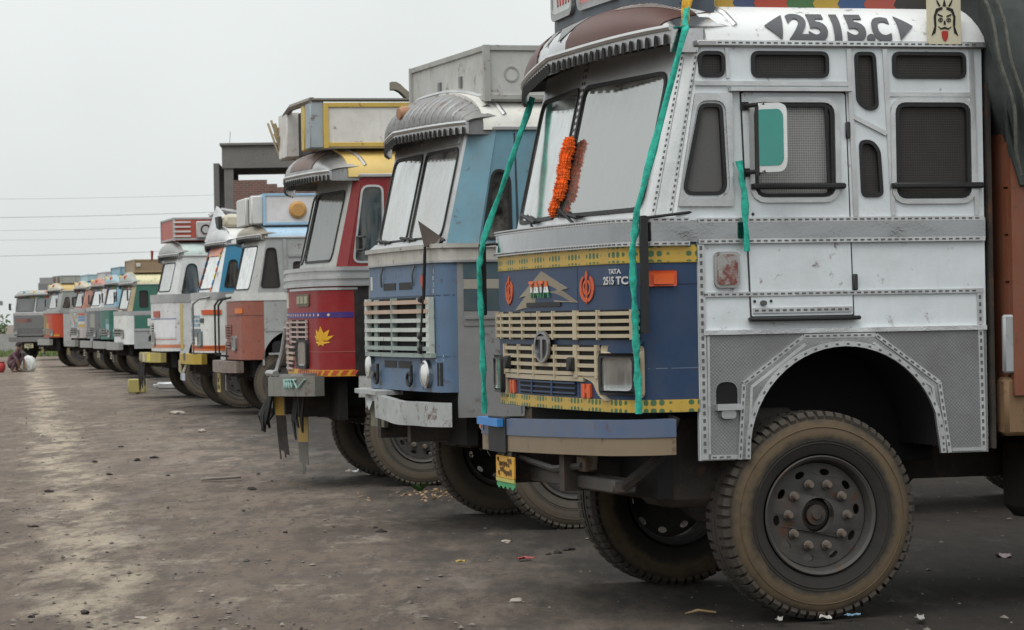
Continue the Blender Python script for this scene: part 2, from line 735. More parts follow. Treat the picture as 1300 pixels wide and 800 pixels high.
class Truck:
    def __init__(s, label, X, Y, rz, name="cargo_truck", **k):
        s.root = thing(name, label, "truck", (X, Y, 0), R(rz), "trucks parked side by side in a row")
        d = dict(hw=1.175, L=1.92, zb=1.02, zs=.785, belt=1.835, belt_h=.105, zg=2.775, zt=3.05, rake=.23, b=.05, r=.22, ax=1.03,
                 front=(.05, .08, .16), side_low=(.6, .61, .62), side_up=(.6, .61, .62), belt_m=None, roof=(.75, .74, .70), pillar=(.55, .56, .56),
                 wrap=.41, visor=True, vis_ov=.13, vis_m=None, dirt=.3, near=False, inner=(.10, .095, .085), uc=.115, vis_back=.14, cargo=(.16, .07, .04), cargo_h=2.3, cargo_l=5.2,
                 wins=None, wind_dust=.3, wind_refl=.38, arch=True, seed=random.uniform(0, 9))
        d.update(k)
        for q, v in d.items():
            setattr(s, q, v)
        hw, r, b, L = s.hw, s.r, s.b, s.L
        e = hw - r
        half = [(b * (e * i / 12 / e) ** 2, e * i / 12) for i in range(13)]
        half += [(b + r * (1 - math.cos(q)), e + r * math.sin(q)) for q in [PI / 2 * i / 10 for i in range(1, 11)]]
        half += [(L, hw)]
        pts = [(u, -v) for u, v in half[::-1]] + half[1:]
        s.fp = Path(pts, len(half) - 1)
        s.aC = s.fp.s[len(half) - 1] - s.fp.s[1]                 # arc length from the middle to the end of the corner
        s.uC = b + r
        s.aW = s.aC + (s.wrap - s.uC)                              # where the front colour stops
        s.aE = s.aC + (L - s.uC)
        n = 40
        sec = []
        for i in range(n + 1):
            th = PI * i / n
            c_, s_ = math.cos(th), math.sin(th)
            sec.append((-hw * math.copysign(abs(c_) ** .55, c_), s.zg + (s.zt - s.zg) * abs(s_) ** .8))
        s.rp = Path(sec, 0)
        s.sec = sec

    # maps
    def fa(s, a, z, o):
        p, n = s.fp.at(a)
        return Vector((p.x + n.x * o, p.y + n.y * o, z))

    def near_side(s, u, z, o):
        return Vector((u, -(s.hw + o), z))

    def far_side(s, u, z, o):
        return Vector((u, s.hw + o, z))

    def rake_u(s, z):
        return .04 + s.rake * (z - s.belt)

    def wm(s, v, z, o):
        """windscreen planes"""
        vc = s.hw - .10
        uc = s.uc
        k = abs(v) / vc
        sg = 1 if v >= 0 else -1
        n = Vector((-vc, uc * sg, 0)).normalized()
        return Vector((uc * k + s.rake_u(z) + n.x * o, v + n.y * o, z))

    def edge_u(s, z):
        return .285 + .18 * (z - s.belt)

    def roofz(s, v):
        k = min(1.0, abs(v) / s.hw)
        c_ = k ** (1 / .55)
        return s.zg + (s.zt - s.zg) * (max(0, 1 - c_ * c_)) ** .4

    def vis(s, v, t, o=0.0):
        hw = s.hw
        k = min(1.0, abs(v) / hw)
        ulip = s.rake_u(s.zg) - s.vis_ov + .14 * k + .10 * k ** 4
        zlip = s.zg + .02 + .02 * (1 - k) - s.vis_drop * v
        A = Vector((s.rake_u(s.zg) + s.vis_back + .24 * k ** 3, v * .985, s.roofz(v * .985) + .012))
        Lp = Vector((ulip, v * 1.02, zlip))
        C = Vector((ulip - .02, v * 1.03, zlip * .35 + A.z * .65))
        P = Lp * (1 - t) ** 2 + C * (2 * t * (1 - t)) + A * t * t
        if o:
            d = Vector((-1, .55 * v / hw, .45)).normalized()
            P = P + d * o
        return P
    vis_drop = .03

    # parts
    def cab(s):
        root = s.root
        t = MB()
        fm = paint(s.front, s.dirt * .75, .48, 0, .3 if s.dirt > .3 else .1, .25, .3, s.seed)
        s.fm = fm
        slm = s.side_low if not isinstance(s.side_low, tuple) else paint(s.side_low, s.dirt, .45, .15, .15, .3, .5, s.seed + 1)
        sum_ = s.side_up if not isinstance(s.side_up, tuple) else paint(s.side_up, s.dirt, .45, .1, .1, .3, .5, s.seed + 2)
        s.slm, s.sum_ = slm, sum_
        pm = s.pillar if not isinstance(s.pillar, tuple) else paint(s.pillar, s.dirt, .4, .3, .2, .3, .5, s.seed + 3)
        bm_ = s.belt_m or alu(.45, .35, .35)
        s.bm_ = bm_
        inner = plain(s.inner, .8)
        MB().patch(s.fa, -s.aW, s.aW, s.zb, s.belt, -.03, 0, 60, 1).build("front_panel", fm, root)
        # lower sides with the wheel opening
        cu, cz, cr = s.ax + .13, .82, .512
        arch = [(cu + cr * math.cos(q), cz + cr * math.sin(q)) for q in [PI * (1 - i / 24) + (-.03 if i == 24 else .03 if i == 0 else 0) for i in range(25)]]
        out = [(s.wrap, s.zs)] + [(cu - cr, s.zs)] + arch + [(cu + cr, s.zs)]
        out += [(s.L, s.zs), (s.L, s.belt), (s.wrap, s.belt)]
        for mp, sg in ((s.near_side, -1), (s.far_side, 1)):
            MB().plate(mp, out, [], -.03, 0).build("lower_side_panel", slm, root)
        # belt round the cab
        MB().patch(s.fa, -s.aE, s.aE, s.belt, s.belt + s.belt_h, -.03, .012, 70, 1).build("belt_band", bm_, root)
        # windscreen frames, panes, seals
        vc = s.hw - .10
        z0, z1 = s.belt + s.belt_h, s.zg + .02
        P = rpoly([(-vc + .05, z0 + .06), (-.045, z0 + .06), (-.045, s.zg - .115), (-vc + .05, s.zg - .115)], [.09, .06, .06, .09], 5)
        s.pane = P
        for sg in (-1, 1):
            q = [(p[0] * -sg, p[1]) for p in P]
            MB().plate(s.wm, [(0, z0 - .02), (vc * sg, z0 - .02), (vc * sg, z1), (0, z1)], [q], -.02, 0).build("windscreen_frame", pm, root)
            MB().plate(s.wm, inset(q, .010), [inset(q, -.010)], -.012, .010).build("window_seal", RUBBER, root)
            MB().plate(s.wm, inset(q, -.008), [], -.006, .0).build("windscreen", glass(s.wind_dust, (.5, .54, .53), s.wind_refl), root)
            # corner post between screen and side
            f = lambda w, h, sg=sg: (lambda k, z: (s.wm(vc * sg, z, -w)).lerp(Vector((s.edge_u(z), (s.hw - w) * sg, z)), k))(w * 0 + h[0], h[1])
            fo = lambda a, b, sg=sg: f(0, (a, z0 - .02 + (z1 - z0 + .02) * b), sg)
            fi = lambda a, b, sg=sg: f(.03, (a, z0 - .02 + (z1 - z0 + .02) * b), sg)
            MB().shell(fo, fi, 2, 6).build("corner_post", pm, root)
        # upper sides with window openings
        wins = s.wins or [('q', rpoly([(.50, 2.52), (.62, 2.52), (.64, 2.06), (.40, 2.06)], .05), 'glass'),
                          ('d', rrect(.76, 1.22, 2.06, 2.54, .07), 'glass')]
        s.wins = wins
        so = [(s.edge_u(z0 - .02), z0 - .02), (s.L, z0 - .02), (s.L, z1), (s.edge_u(z1), z1)]
        for mp, sg in ((s.near_side, -1), (s.far_side, 1)):
            MB().plate(mp, so, [w[1] for w in wins], -.03, 0).build("upper_side_panel", sum_, root)
            for kind, poly, what in wins:
                if sg < 0 or kind != 'x':
                    fr = MB().plate(mp, inset(poly, .009), [inset(poly, -.009)], -.016, .009).build("window_seal", RUBBER if what != 'bright' else alu(.6), root)
                    gm = {'glass': glass(.25, (.42, .45, .44), .12), 'bright': glass(.25, (.42, .45, .44), .12), 'dark': mesh_screen((.028, .028, .03), 80), 'mesh': mesh_screen((.34, .34, .34), 85), 'grey': mesh_screen((.10, .10, .10), 90)}[what]
                    MB().plate(mp, inset(poly, -.006), [], -.024, -.014).build("window_pane", gm, root)
        # roof
        u0 = s.rake_u(s.zg) + s.vis_back - .02
        rf = lambda o: (lambda a, b: (lambda p, n: Vector((u0 + .10 * (abs(p.x) / s.hw) ** 3 + (s.L + .03 - u0 - .10 * (abs(p.x) / s.hw) ** 3) * b, p.x + n.x * o, p.y + n.y * o)))(*s.rp.at(s.rp.s[-1] * a)))
        rm = s.roof if not isinstance(s.roof, tuple) else paint(s.roof, s.dirt * .8, .5, 0, .2, .25, .5, s.seed + 4)
        s.rm = rm
        MB().shell(rf(0.012), rf(-.02), 48, 2).build("roof", rm, root)
        # gutter
        gm = alu(.42, .4, .4)
        for sg in (-1, 1):
            t = MB()
            t.box(s.edge_u(s.zg) - .03, s.L + .02, sg * s.hw - .022, sg * s.hw + .022, s.zg - .004, s.zg + .028, .006)
            t.build("rain_gutter", gm, root)
        # back wall, floor
        MB().box(s.L - .03, s.L - .005, -s.hw + .035, s.hw - .035, s.zs, s.zg, 0).build("back_wall", inner, root)
        MB().box(.2, s.L - .04, -s.hw + .04, s.hw - .04, 1.36, 1.40).build("cab_floor", inner, root)
        # lining that closes the cab above the wheels
        t = MB()
        t.box(.35, s.L - .05, -.62, .62, .72, 1.36)
        t.build("engine_cover", DARK, root)
        t = MB()
        t.box(.12, .42, -s.hw + .12, s.hw - .12, 1.62, 1.86, .03)
        t.build("dashboard", plain((.14, .12, .10), .7), root)
        for v in (-.55, .55):
            t = MB()
            t.box(.85, 1.35, v - .26, v + .26, 1.42, 1.78, .04)
            t.box(1.30, 1.42, v - .26, v + .26, 1.70, 2.30, .04)
            t.build("seat", plain((.22, .12, .09), .8), root)
        t = MB()
        ring = [Vector((.50 + .08 * math.cos(q), .5 + .2 * math.sin(q), 1.98 + .19 * math.cos(q))) for q in [2 * PI * i / 20 for i in range(21)]]
        t.tube(ring, .013, 6)
        t.tube([(.5, .5, 1.98), (.34, .5, 1.7)], .02, 6)
        t.tube([ring[0], (.5, .5, 1.98), ring[10]], .01, 5)
        t.build("steering_wheel", RUBBER, root)
        if s.visor:
            s.make_visor()

    def make_visor(s):
        vm = s.vis_m or alu(.42, .35, .45)
        hw = s.hw
        MB().shell(lambda a, b: s.vis(-hw + 2 * hw * a, b), lambda a, b: s.vis(-hw + 2 * hw * a, b, -.018), 40, 8).build("sun_visor", vm, s.root)
        for sg in (-1, 1):                                     # closed ends
            pts = [s.vis(sg * hw, i / 8, -.004) for i in range(9)]
            q = [(p.x, p.z) for p in pts] + [(pts[-1].x, s.zg - .03), (pts[0].x, s.zg - .03)]
            MB().plate(lambda a, b, o, sg=sg: Vector((a, sg * (hw - .012 + o), b)), q, [], -.012, 0).build("visor_end", vm, s.root)
        # rolled lip and scalloped fringe
        lip = [s.vis(-hw + 2 * hw * i / 40, 0) for i in range(41)]
        MB().tube([p + Vector((-.006, 0, 0)) for p in lip], .016, 6).build("visor_lip", alu(.5, .3, .35), s.root)
        t = MB()
        band = MB()
        f = lambda o: (lambda a, b: s.vis(-hw + 2 * hw * a, 0) + Vector((-.004 + o, 0, -.075 * b)))
        band.shell(f(0), f(.012), 40, 1)
        band.build("visor_trim", alu(.5, .35, .4), s.root)
        n = int(hw * 2 / .062)
        for i in range(n):
            v = -hw + 2 * hw * (i + .5) / n
            p = s.vis(v, 0)
            mp = lambda a, b, o, p=p: p + Vector((-.008 - o, a, b))
            arc = [(.022 * math.cos(q), -.058 + .03 * math.sin(q)) for q in [PI * j / 6 for j in range(7)]] + [(-.022, -.085), (.022, -.085)]
            t.plate(mp, arc, [], 0, .004)
        t.build("visor_fringe", DARK, s.root, kind="stuff")

    def chassis(s, steer=0.0, tank=True, nuts=True):
        root = s.root
        Lt = s.L + s.cargo_l
        for v in (-.42, .42):
            MB().box(-.05, Lt, v - .04, v + .04, .62, .86, 0).build("chassis_rail", GRIME, root)
        MB().tube([(s.ax, -s.hw + .25, .50), (s.ax, -.5, .42), (s.ax, .5, .42), (s.ax, s.hw - .25, .50)], .06, 8).build("front_axle", GRIME, root)
        for v in (-.42, .42):
            t = MB()
            for i in range(5):
                h = .72 - i * .11
                t.box(s.ax - h, s.ax + h, v - .035, v + .035, .585 - i * .02, .601 - i * .02)
            t.build("leaf_spring", GRIME, root)
        w = s.hw - .145
        wheel(root, s.ax, -w, -1, steer, nuts, random.uniform(0, 6))
        wheel(root, s.ax, w, 1, steer, nuts, random.uniform(0, 6))
        ra = s.L + s.cargo_l * .68
        MB().tube([(ra, -w, .50), (ra, w, .50)], .09, 8).build("rear_axle", GRIME, root)
        for v in (-w, w):
            wheel(root, ra, v, -1 if v < 0 else 1, 0, False)
            wheel(root, ra, v * .70, -1 if v < 0 else 1, 0, False)
        MB().box(.35, 1.9, -.36, .36, .56, 1.0, .05).build("engine_sump", GRIME, root)
        MB().box(.24, .32, -s.hw + .14, s.hw - .14, .60, 1.36).build("radiator", DARK, root)
        if tank:
            MB().box(s.L + .35, s.L + 1.45, -s.hw + .08, -.55, .42, .86, .06).build("fuel_tank", paint((.05, .048, .045), .6, .6, .3, .4), root)

    def cargo_body(s):
        root = s.root
        cm = s.cargo if not isinstance(s.cargo, tuple) else paint(s.cargo, .4, .6, 0, .3, .2, .5, s.seed + 6)
        u0, u1 = s.L + .10, s.L + s.cargo_l
        hw = s.hw + .03
        MB().box(u0, u1, -hw, hw, 1.06, 1.16).build("cargo_floor", cm, root)
        z0, z1 = 1.16, s.cargo_h
        nb = 5
        for sg in (-1, 1):
            for i in range(nb):
                a, b = z0 + (z1 - z0) * i / nb, z0 + (z1 - z0) * (i + 1) / nb - .012
                MB().box(u0, u1, sg * hw - .02, sg * hw + .02, a, b).build("side_board", cm, root)
            for k in range(7):
                u = u0 + .04 + (u1 - u0 - .08) * k / 6
                MB().box(u - .035, u + .035, sg * (hw + .021), sg * (hw + .06), 1.06, z1 + .03).build("side_post", cm, root)
        MB().box(u0, u0 + .04, -hw + .022, hw - .022, z0, z1 + .25).build("headboard", cm, root)
        MB().box(u1 - .04, u1, -hw + .022, hw - .022, z0, z1).build("tailboard", cm, root)

    # ---- small fittings
    def trim(s, mp, pts, w=.02, o=.006, mat=None, name="trim_strip", dash=None, step=.036, dlen=.019):
        t = MB()
        for p, q in zip(pts, pts[1:]):
            p, q = Vector(p), Vector(q)
            d = (q - p)
            ln = d.length
            d.normalize()
            n = Vector((-d.y, d.x))
            k = max(1, int(ln / .06))
            f = lambda oo: (lambda a, b: mp(*(p + d * (ln * a) + n * (w * (b - .5))), oo))
            t.shell(f(o), f(0), k, 1)
            if dash is not None:
                m = int(ln / step)
                for i in range(m):
                    c = (i + .5) * step
                    g = lambda oo: (lambda a, b: mp(*(p + d * (c + dlen * (a - .5)) + n * (w * .36 * (b - .5))), oo))
                    dash.shell(g(o + .003), g(o - .001), 1, 1)
        return t.build(name, mat or alu(.55, .3, .3), s.root)

    def grille(s, a0, a1, z0, z1, n, mat, bars=(), th=.55, back=True, o=.02, name="grille"):
        """slats over a dark opening, each slat its own piece"""
        g = MB().patch(s.fa, a0, a1, z0, z1, .001, .004, max(2, int(abs(a1 - a0) / .08)), 1).build(name, plain((.006, .006, .006), .8), s.root)
        h = (z1 - z0) / n
        na = max(2, int(abs(a1 - a0) / .08))
        for i in range(n):
            zc = z0 + h * (i + .5)
            MB().patch(s.fa, a0, a1, zc - h * th / 2, zc + h * th / 2, .005, o, na, 1).build("grille_slat", mat[i % len(mat)] if isinstance(mat, list) else mat, g)
        for b in bars:
            w = .018
            if isinstance(b, tuple):
                b, w = b
            MB().patch(s.fa, b - w / 2, b + w / 2, z0, z1, .006, o + .003, 1, 1).build("grille_bar", mat[0] if isinstance(mat, list) else mat, g)
        return g

    def headlight(s, a, z, w, h, r, frame=None, o=.012, tilt=0):
        fr = MB().plate(s.fa, rrect(a - w / 2, a + w / 2, z - h / 2, z + h / 2, r, 5), [rrect(a - w * .4, a + w * .4, z - h * .4, z + h * .4, r * .8, 5)], 0, o + .02)
        f = fr.build("headlight", frame or RUBBER, s.root)
        MB().plate(s.fa, rrect(a - w * .41, a + w * .41, z - h * .41, z + h * .41, r * .8, 5), [], .002, o).build("reflector", chrome(.75, .25, .2), f)
        MB().plate(s.fa, rrect(a - w * .40, a + w * .40, z - h * .40, z + h * .40, r * .8, 5), [], o + .002, o + .012).build("lens", glass(.3, (.7, .72, .72), .2), f)
        return f

    def round_light(s, a, z, r, mat=None):
        p, n = s.fp.at(a)
        M = Matrix.Translation(Vector((p.x, p.y, z))) @ Vector((n.x, n.y, 0)).to_track_quat('-Y', 'Z').to_matrix().to_4x4()
        b = MB()
        b.lathe([(r, .02), (r, -.03), (r * .86, -.04), (r * .84, -.02), (0, -.0)], 24)
        for v in b.bm.verts:
            v.co = M @ v.co
        f = b.build("headlight", chrome(.6, .25, .4), s.root)
        b = MB()
        b.lathe([(r * .84, -.022), (r * .6, -.045), (0, -.055)], 24)
        for v in b.bm.verts:
            v.co = M @ v.co
        b.build("lens", paint((.62, .63, .62), .3, .15), f)

    def spot(s, a0, a1, z0, z1, col, name="decal", o=.004, rough=.45, r=.0, dirt=.25, mat=None):
        na = max(1, int(abs(a1 - a0) / .08))
        m = mat or paint(col, dirt, rough)
        if r:
            return MB().plate(s.fa, rrect(min(a0, a1), max(a0, a1), z0, z1, r), [], 0, o).build(name, m, s.root)
        return MB().patch(s.fa, a0, a1, z0, z1, .0005 if o < .03 else o - .008, o, na, 1).build(name, m, s.root)

    def bumper(s, z0, z1, mat, lower=None, aw=None, o0=.05, o1=.16, skew=0.0, name="bumper", near=None):
        aw = aw or s.aC - .05
        an = near or aw
        mp = lambda a, z, o: s.fa(a, z - skew * a, o)
        zm = (z0 + z1) / 2 if lower else z0
        sec = lambda za, zb: (lambda t, b: None)
        MB().patch(mp, -an, aw, zm, z1, o0, o1, 40, 1).build(name, mat, s.root)
        if lower:
            MB().patch(mp, -an, aw, z0, zm - .001, o0, o1 - .006, 40, 1).build("bumper_lower", lower, s.root)
        for a in (-.45, .45):
            p = s.fa(a, 0, o0)
            MB().box(p.x, p.x + .4, p.y - .04, p.y + .04, z0 + .02, z1 - .03).build("bumper_bracket", GRIME, s.root)

    def roof_box(s, u0, u1, hv, z0, z1, mat, trim_m, panels=3, name="roof_box", open_front=False):
        b = MB().box(u0, u1, -hv, hv, z0, z1, .008).build(name, mat, s.root)
        t = MB()
        for z in (z0 + .03, z1 - .02):
            t.box(u0 - .015, u1 + .015, -hv - .015, hv + .015, z - .02, z + .02, .004)
        for (x, y) in ((u0, -hv), (u0, hv), (u1, -hv), (u1, hv)):
            t.box(x - .022, x + .022, y - .022, y + .022, z0, z1 - .001)
        for k in range(1, panels):
            x = u0 + (u1 - u0) * k / panels
            t.box(x - .015, x + .015, -hv - .014, hv + .014, z0 + .02, z1 - .02)
        t.build("frame", trim_m, b)
        return b

    def plate_sign(s, a, z, w, h, col, o=.2, ink=(.03, .03, .02), marks=True, tail=None):
        f = lambda x, y, d: s.fa(a + x, z + y, o + d)
        p = MB().plate(f, rrect(-w / 2, w / 2, -h / 2, h / 2, .008), [], -.008, 0).build("number_plate", paint(col, .25, .5), s.root)
        if marks:
            t = MB()
            rnd = random.Random(5)
            for row in (.22, -.2):
                x = -w * .38
                while x < w * .36:
                    ww = rnd.uniform(.06, .10) * w
                    for q in range(2):
                        yy = row * h + rnd.uniform(-.12, .12) * h
                        t.plate(f, [(x, yy - h * .09), (x + ww * rnd.uniform(.5, 1), yy - h * .07), (x + ww, yy + h * .08), (x + ww * .2, yy + h * .1)], [], .0, .003)
                    x += ww * 1.35
            t.build("plate_marks", plain(ink, .6), p)
        MB().tube([f(0, h / 2, -.004), f(0, h / 2 + .12, -.06)], .008, 5).build("plate_bracket", GRIME, p)
        return p

    def mirror(s, u, z, side=-1, arm=.25, w=.11, h=.30, mat=None, glassm=None):
        y = side * (s.hw + arm)
        t = MB()
        mp = lambda a, b, o: Vector((u - o, y + a, z + b))
        t.plate(mp, rrect(-w / 2, w / 2, -h / 2, h / 2, .03), [], -.03, 0)
        m = t.build("mirror", mat or RUBBER, s.root)
        MB().tube([(u + .02, side * s.hw, z + h * .4), (u, y, z + h * .4)], .009, 6).build("mirror_arm", RUBBER, m)
        MB().tube([(u + .02, side * s.hw, z - h * .4), (u, y, z - h * .4)], .009, 6).build("mirror_arm", RUBBER, m)
        return m

# ------------------------------------------------------------------ emblem outlines


def khanda(mb, mp, h, o0, o1):
    """two curved swords round a ring with a double edged blade in the middle"""
    w = h * .42
    for sg in (-1, 1):
        outer = [(sg * w * math.sin(q) * 1.0, -h * .02 + h * .42 * -math.cos(q)) for q in [PI * .02 + PI * .80 * i / 14 for i in range(15)]]
        inner = [(sg * w * .70 * math.sin(q), -h * .0 + h * .34 * -math.cos(q)) for q in [PI * .02 + PI * .80 * i / 14 for i in range(15)]]
        mb.plate(mp, outer + inner[::-1], [], o0, o1)
    c = [(w * .56 * math.cos(q), w * .56 * math.sin(q)) for q in [2 * PI * i / 24 for i in range(24)]]
    mb.plate(mp, c, [[(x * .68, y * .68) for x, y in c]], o0 - .001, o1 - .0012)
    mb.plate(mp, [(0, h * .5), (w * .17, h * .36), (w * .09, h * .18), (w * .10, -h * .34), (w * .22, -h * .38), (w * .05, -h * .44), (0, -h * .5), (-w * .05, -h * .44), (-w * .22, -h * .38), (-w * .10, -h * .34), (-w * .09, h * .18), (-w * .17, h * .36)], [], o0 + .001, o1 + .0012)


def rope_mesh(pts, r=.014, twist=0.0):
    """flattened cloth strip, slightly twisted"""
    m = MB()
    n = len(pts)
    rings = []
    for i, p in enumerate(pts):
        p = Vector(p)
        a, b = Vector(pts[max(0, i - 1)]), Vector(pts[min(n - 1, i + 1)])
        d = (b - a).normalized()
        x = d.cross(Vector((0, 1, 0))).normalized()
        y = d.cross(x)
        q = .6 * math.sin(i * .9 + twist)
        rr = r * (1 + .18 * math.sin(i * 1.7 + twist))
        ring = []
        for k in range(8):
            t = 2 * PI * k / 8
            u, v = rr * math.cos(t), rr * .55 * math.sin(t)
            ring.append(m.bm.verts.new(p + x * (u * math.cos(q) - v * math.sin(q)) + y * (u * math.sin(q) + v * math.cos(q))))
        rings.append(ring)
    for a, b in zip(rings, rings[1:]):
        for k in range(8):
            m.bm.faces.new([a[k], a[(k + 1) % 8], b[(k + 1) % 8], b[k]])
    m.bm.faces.new(rings[0][::-1])
    m.bm.faces.new(rings[-1])
    return m


def cloth_mat(col, scale=30, rough=.8):
    key = ('cl', col)
    if key in _M:
        return _M[key]
    m, t, b = newmat("cloth")
    v = coords(t)
    c = mixc(t, ramp(t, noise(t, v, scale, 6, .7), .35, .65), tuple(x * .55 for x in col), tuple(min(1, x * 1.25) for x in col))
    t.links.new(c, b.inputs['Base Color'])
    b.inputs['Roughness'].default_value = rough
    bump(t, b, noise(t, v, scale * 2, 5), .4, .01)
    _M[key] = m
    return m


TEAL = cloth_mat((.02, .36, .27))

# ================================================================== truck 1: white and blue, nearest
T1_POS, T1_RZ = (.1628, 15.348), 16.5
t1w = [('q', rpoly([(.445, 2.49), (.545, 2.49), (.562, 2.066), (.35, 2.066)], [.03, .03, .05, .05]), 'grey'),
       ('a', rrect(.443, .561, 2.632, 2.741, .03), 'dark'),
       ('b', rrect(.713, 1.099, 2.631, 2.743, .03), 'dark'),
       ('c', rpoly([(1.250, 2.743), (1.345, 2.743), (1.357, 2.479), (1.31, 2.472), (1.258, 2.51)], .025), 'dark'),
       ('e', rrect(1.45, 1.826, 2.631, 2.745, .03), 'dark'),
       ('f', rpoly([(1.267, 2.314), (1.325, 2.314), (1.362, 2.27), (1.374, 2.052), (1.275, 2.052)], .025), 'dark'),
       ('g', rrect(1.462, 1.84, 2.045, 2.494, .045), 'dark'),
       ('d', rrect(.722, 1.118, 2.055, 2.492, .05), 'mesh')]
WHITE1 = paint((.60, .635, .655), .20, .36, 0, .06, .5, .5, 1.3)
T1 = Truck("white and navy truck with yellow striped nose and 2515.C on its roof", T1_POS[0], T1_POS[1], T1_RZ,
           front=(.018, .043, .098), side_low=WHITE1, side_up=WHITE1, wins=t1w, near=True, dirt=.22, roof=(.72, .73, .73), pillar=alu(.66, .36, .25),
           belt_m=chrome(.34, .10, .0), vis_ov=.20, cargo=(.17, .050, .022), cargo_h=2.32, wind_dust=.17, wind_refl=.27, inner=(.42, .40, .36), seed=1.0, vis_m=chrome(.55, .16, .4))
T1.vis_drop = .055
T1.cab()
T1.chassis(0.02)
T1.cargo_body()
t = T1
rt = t.root
SIL = alu(.58, .3, .3)
dash = MB()
GREY1 = tread_plate(.22, 1, .5)
# --- patterned lower sheet with the angular wheel arch
ac, az, ar = 1.16, .82, .512
arch = [(ac + ar * math.cos(q), az + ar * math.sin(q)) for q in [PI * (1 - i / 28) for i in range(29)]]
arch[0] = (ac - ar, .787)
arch[-1] = (ac + ar, .787)
octo = [(.606, .787), (.632, 1.150), (.945, 1.372), (1.322, 1.372), (1.655, 1.132), (1.705, .787)]
MB().plate(t.near_side, [(.418, .785), (.600, .785), (.626, 1.156), (.942, 1.382), (1.326, 1.382), (1.664, 1.136), (1.712, .785), (1.915, .785), (1.915, 1.392), (.418, 1.392)],
           [rpoly([(.493, 1.05), (.603, 1.05), (.603, 1.16), (.493, 1.16)], [.0, .0, .05, .05], 5)], .001, .008).build("patterned_sheet", GREY1, rt)
MB().plate(t.near_side, octo + arch[::-1], [], .002, .014).build("wheel_arch_panel", chrome(.5, .2, .5, 2.0), rt)
t.trim(t.near_side, octo, .02, .022, SIL, dash=dash)
o2 = [(.650, .787), (.672, 1.132), (.955, 1.333), (1.312, 1.333), (1.62, 1.112), (1.665, .787)]
t.trim(t.near_side, o2[:3], .012, .02, SIL)
t.trim(t.near_side, o2[3:], .012, .02, SIL)
t.trim(t.near_side, arch, .024, .022, SIL, "wheel_arch_lip", dash, .03, .014)
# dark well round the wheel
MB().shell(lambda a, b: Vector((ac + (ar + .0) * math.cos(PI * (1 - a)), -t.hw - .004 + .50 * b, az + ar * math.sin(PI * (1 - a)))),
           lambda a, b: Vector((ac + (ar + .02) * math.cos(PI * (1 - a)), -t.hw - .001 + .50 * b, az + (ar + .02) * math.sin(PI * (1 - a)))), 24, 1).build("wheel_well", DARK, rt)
# air vent with its shelf
MB().plate(t.near_side, rpoly([(.490, 1.048), (.606, 1.048), (.606, 1.163), (.490, 1.163)], [.0, .0, .05, .05], 5), [], .0005, .004).build("vent", plain((.004, .004, .004), .9), rt)
MB().patch(t.near_side, .485, .612, 1.025, 1.055, .006, .05, 1, 1).plate(t.near_side, rrect(.51, .585, .985, 1.026, .02), [], .006, .035).build("vent_shelf", alu(.5, .4, .4), rt)
# --- trims on the side
z = t.belt
for a in ([(.415, 1.937), (1.91, 1.937)], [(.415, 1.836), (1.915, 1.836)], [(.432, 1.580), (1.905, 1.580)]):
    t.trim(t.near_side, a, .022, .020 if a[0][1] > 1.7 else .010, SIL, dash=dash)
t.trim(t.near_side, [(.432, 1.398), (1.915, 1.398)], .022, .022, chrome(.8, .2, .1))
t.trim(t.near_side, [(.428, 1.822), (.432, .79)], .034, .010, SIL, dash=dash)
t.trim(t.near_side, [(1.885, 1.566), (1.892, .79)], .028, .009, SIL, dash=dash)
t.trim(t.near_side, [(.46, .80), (.596, .80)], .02, .012, SIL, dash=dash)
t.trim(t.near_side, [(.455, .815), (.458, 1.38)], .012, .012, SIL)
t.trim(t.near_side, [(1.72, .80), (1.88, .80)], .016, .012, SIL)
t.trim(t.near_side, [(1.212, 2.765), (1.236, 1.952)], .024, .008, SIL)
t.trim(t.near_side, [(1.402, 2.765), (1.434, 1.952)], .024, .008, SIL)
t.trim(t.near_side, [(1.862, 2.765), (1.880, 1.952)], .024, .008, SIL)
t.trim(t.near_side, [(1.232, 2.435), (1.404, 2.352)], .022, .011, SIL)
t.trim(t.near_side, [(1.420, 2.545), (1.866, 2.545)], .022, .006, SIL)
t.trim(t.near_side, [(.58, 2.765), (.585, 2.62)], .018, .008, SIL)
t.trim(t.near_side, [(.41, 2.595), (1.205, 2.595)], .022, .012, SIL)
MB().patch(t.near_side, .585, 1.22, 2.556, 2.575, .001, .045, 1, 1).build("drip_rail", SIL, rt)
# riveted corner trims
cpost = []
for k in (.28, .80):
    pts = [(k, t.belt + .13), (k, t.zg - .05)]
    cp = lambda kk, zz, o: t.wm(-(t.hw - .10), zz, o).lerp(Vector((t.edge_u(zz), -t.hw - o, zz)), kk)
    t.trim(lambda a, b, o: cp(a, b, o), pts, .12, .007, SIL, dash=None)
    for i in range(28):
        zz = t.belt + .15 + i * .028
        dash.shell(lambda a, b: cp(k - .025 + .05 * a, zz + .013 * b, .010), lambda a, b: cp(k - .025 + .05 * a, zz + .013 * b, .006), 1, 1)
for i in range(24):
    zz = t.belt + .16 + i * .034
    for sg in (-1, 1):
        dash.shell(lambda a, b: t.wm(-.012 + .01 * a + sg * .016, zz + .016 * b, .006), lambda a, b: t.wm(-.012 + .01 * a + sg * .016, zz + .016 * b, .001), 1, 1)
# --- quarter window frame
qf = rpoly([(.412, 2.548), (.602, 2.549), (.600, 2.003), (.318, 2.005)], .012)
MB().plate(t.near_side, qf, [inset(t1w[0][1], .022)], .001, .014).build("quarter_frame", chrome(.62, .25, .3), rt)
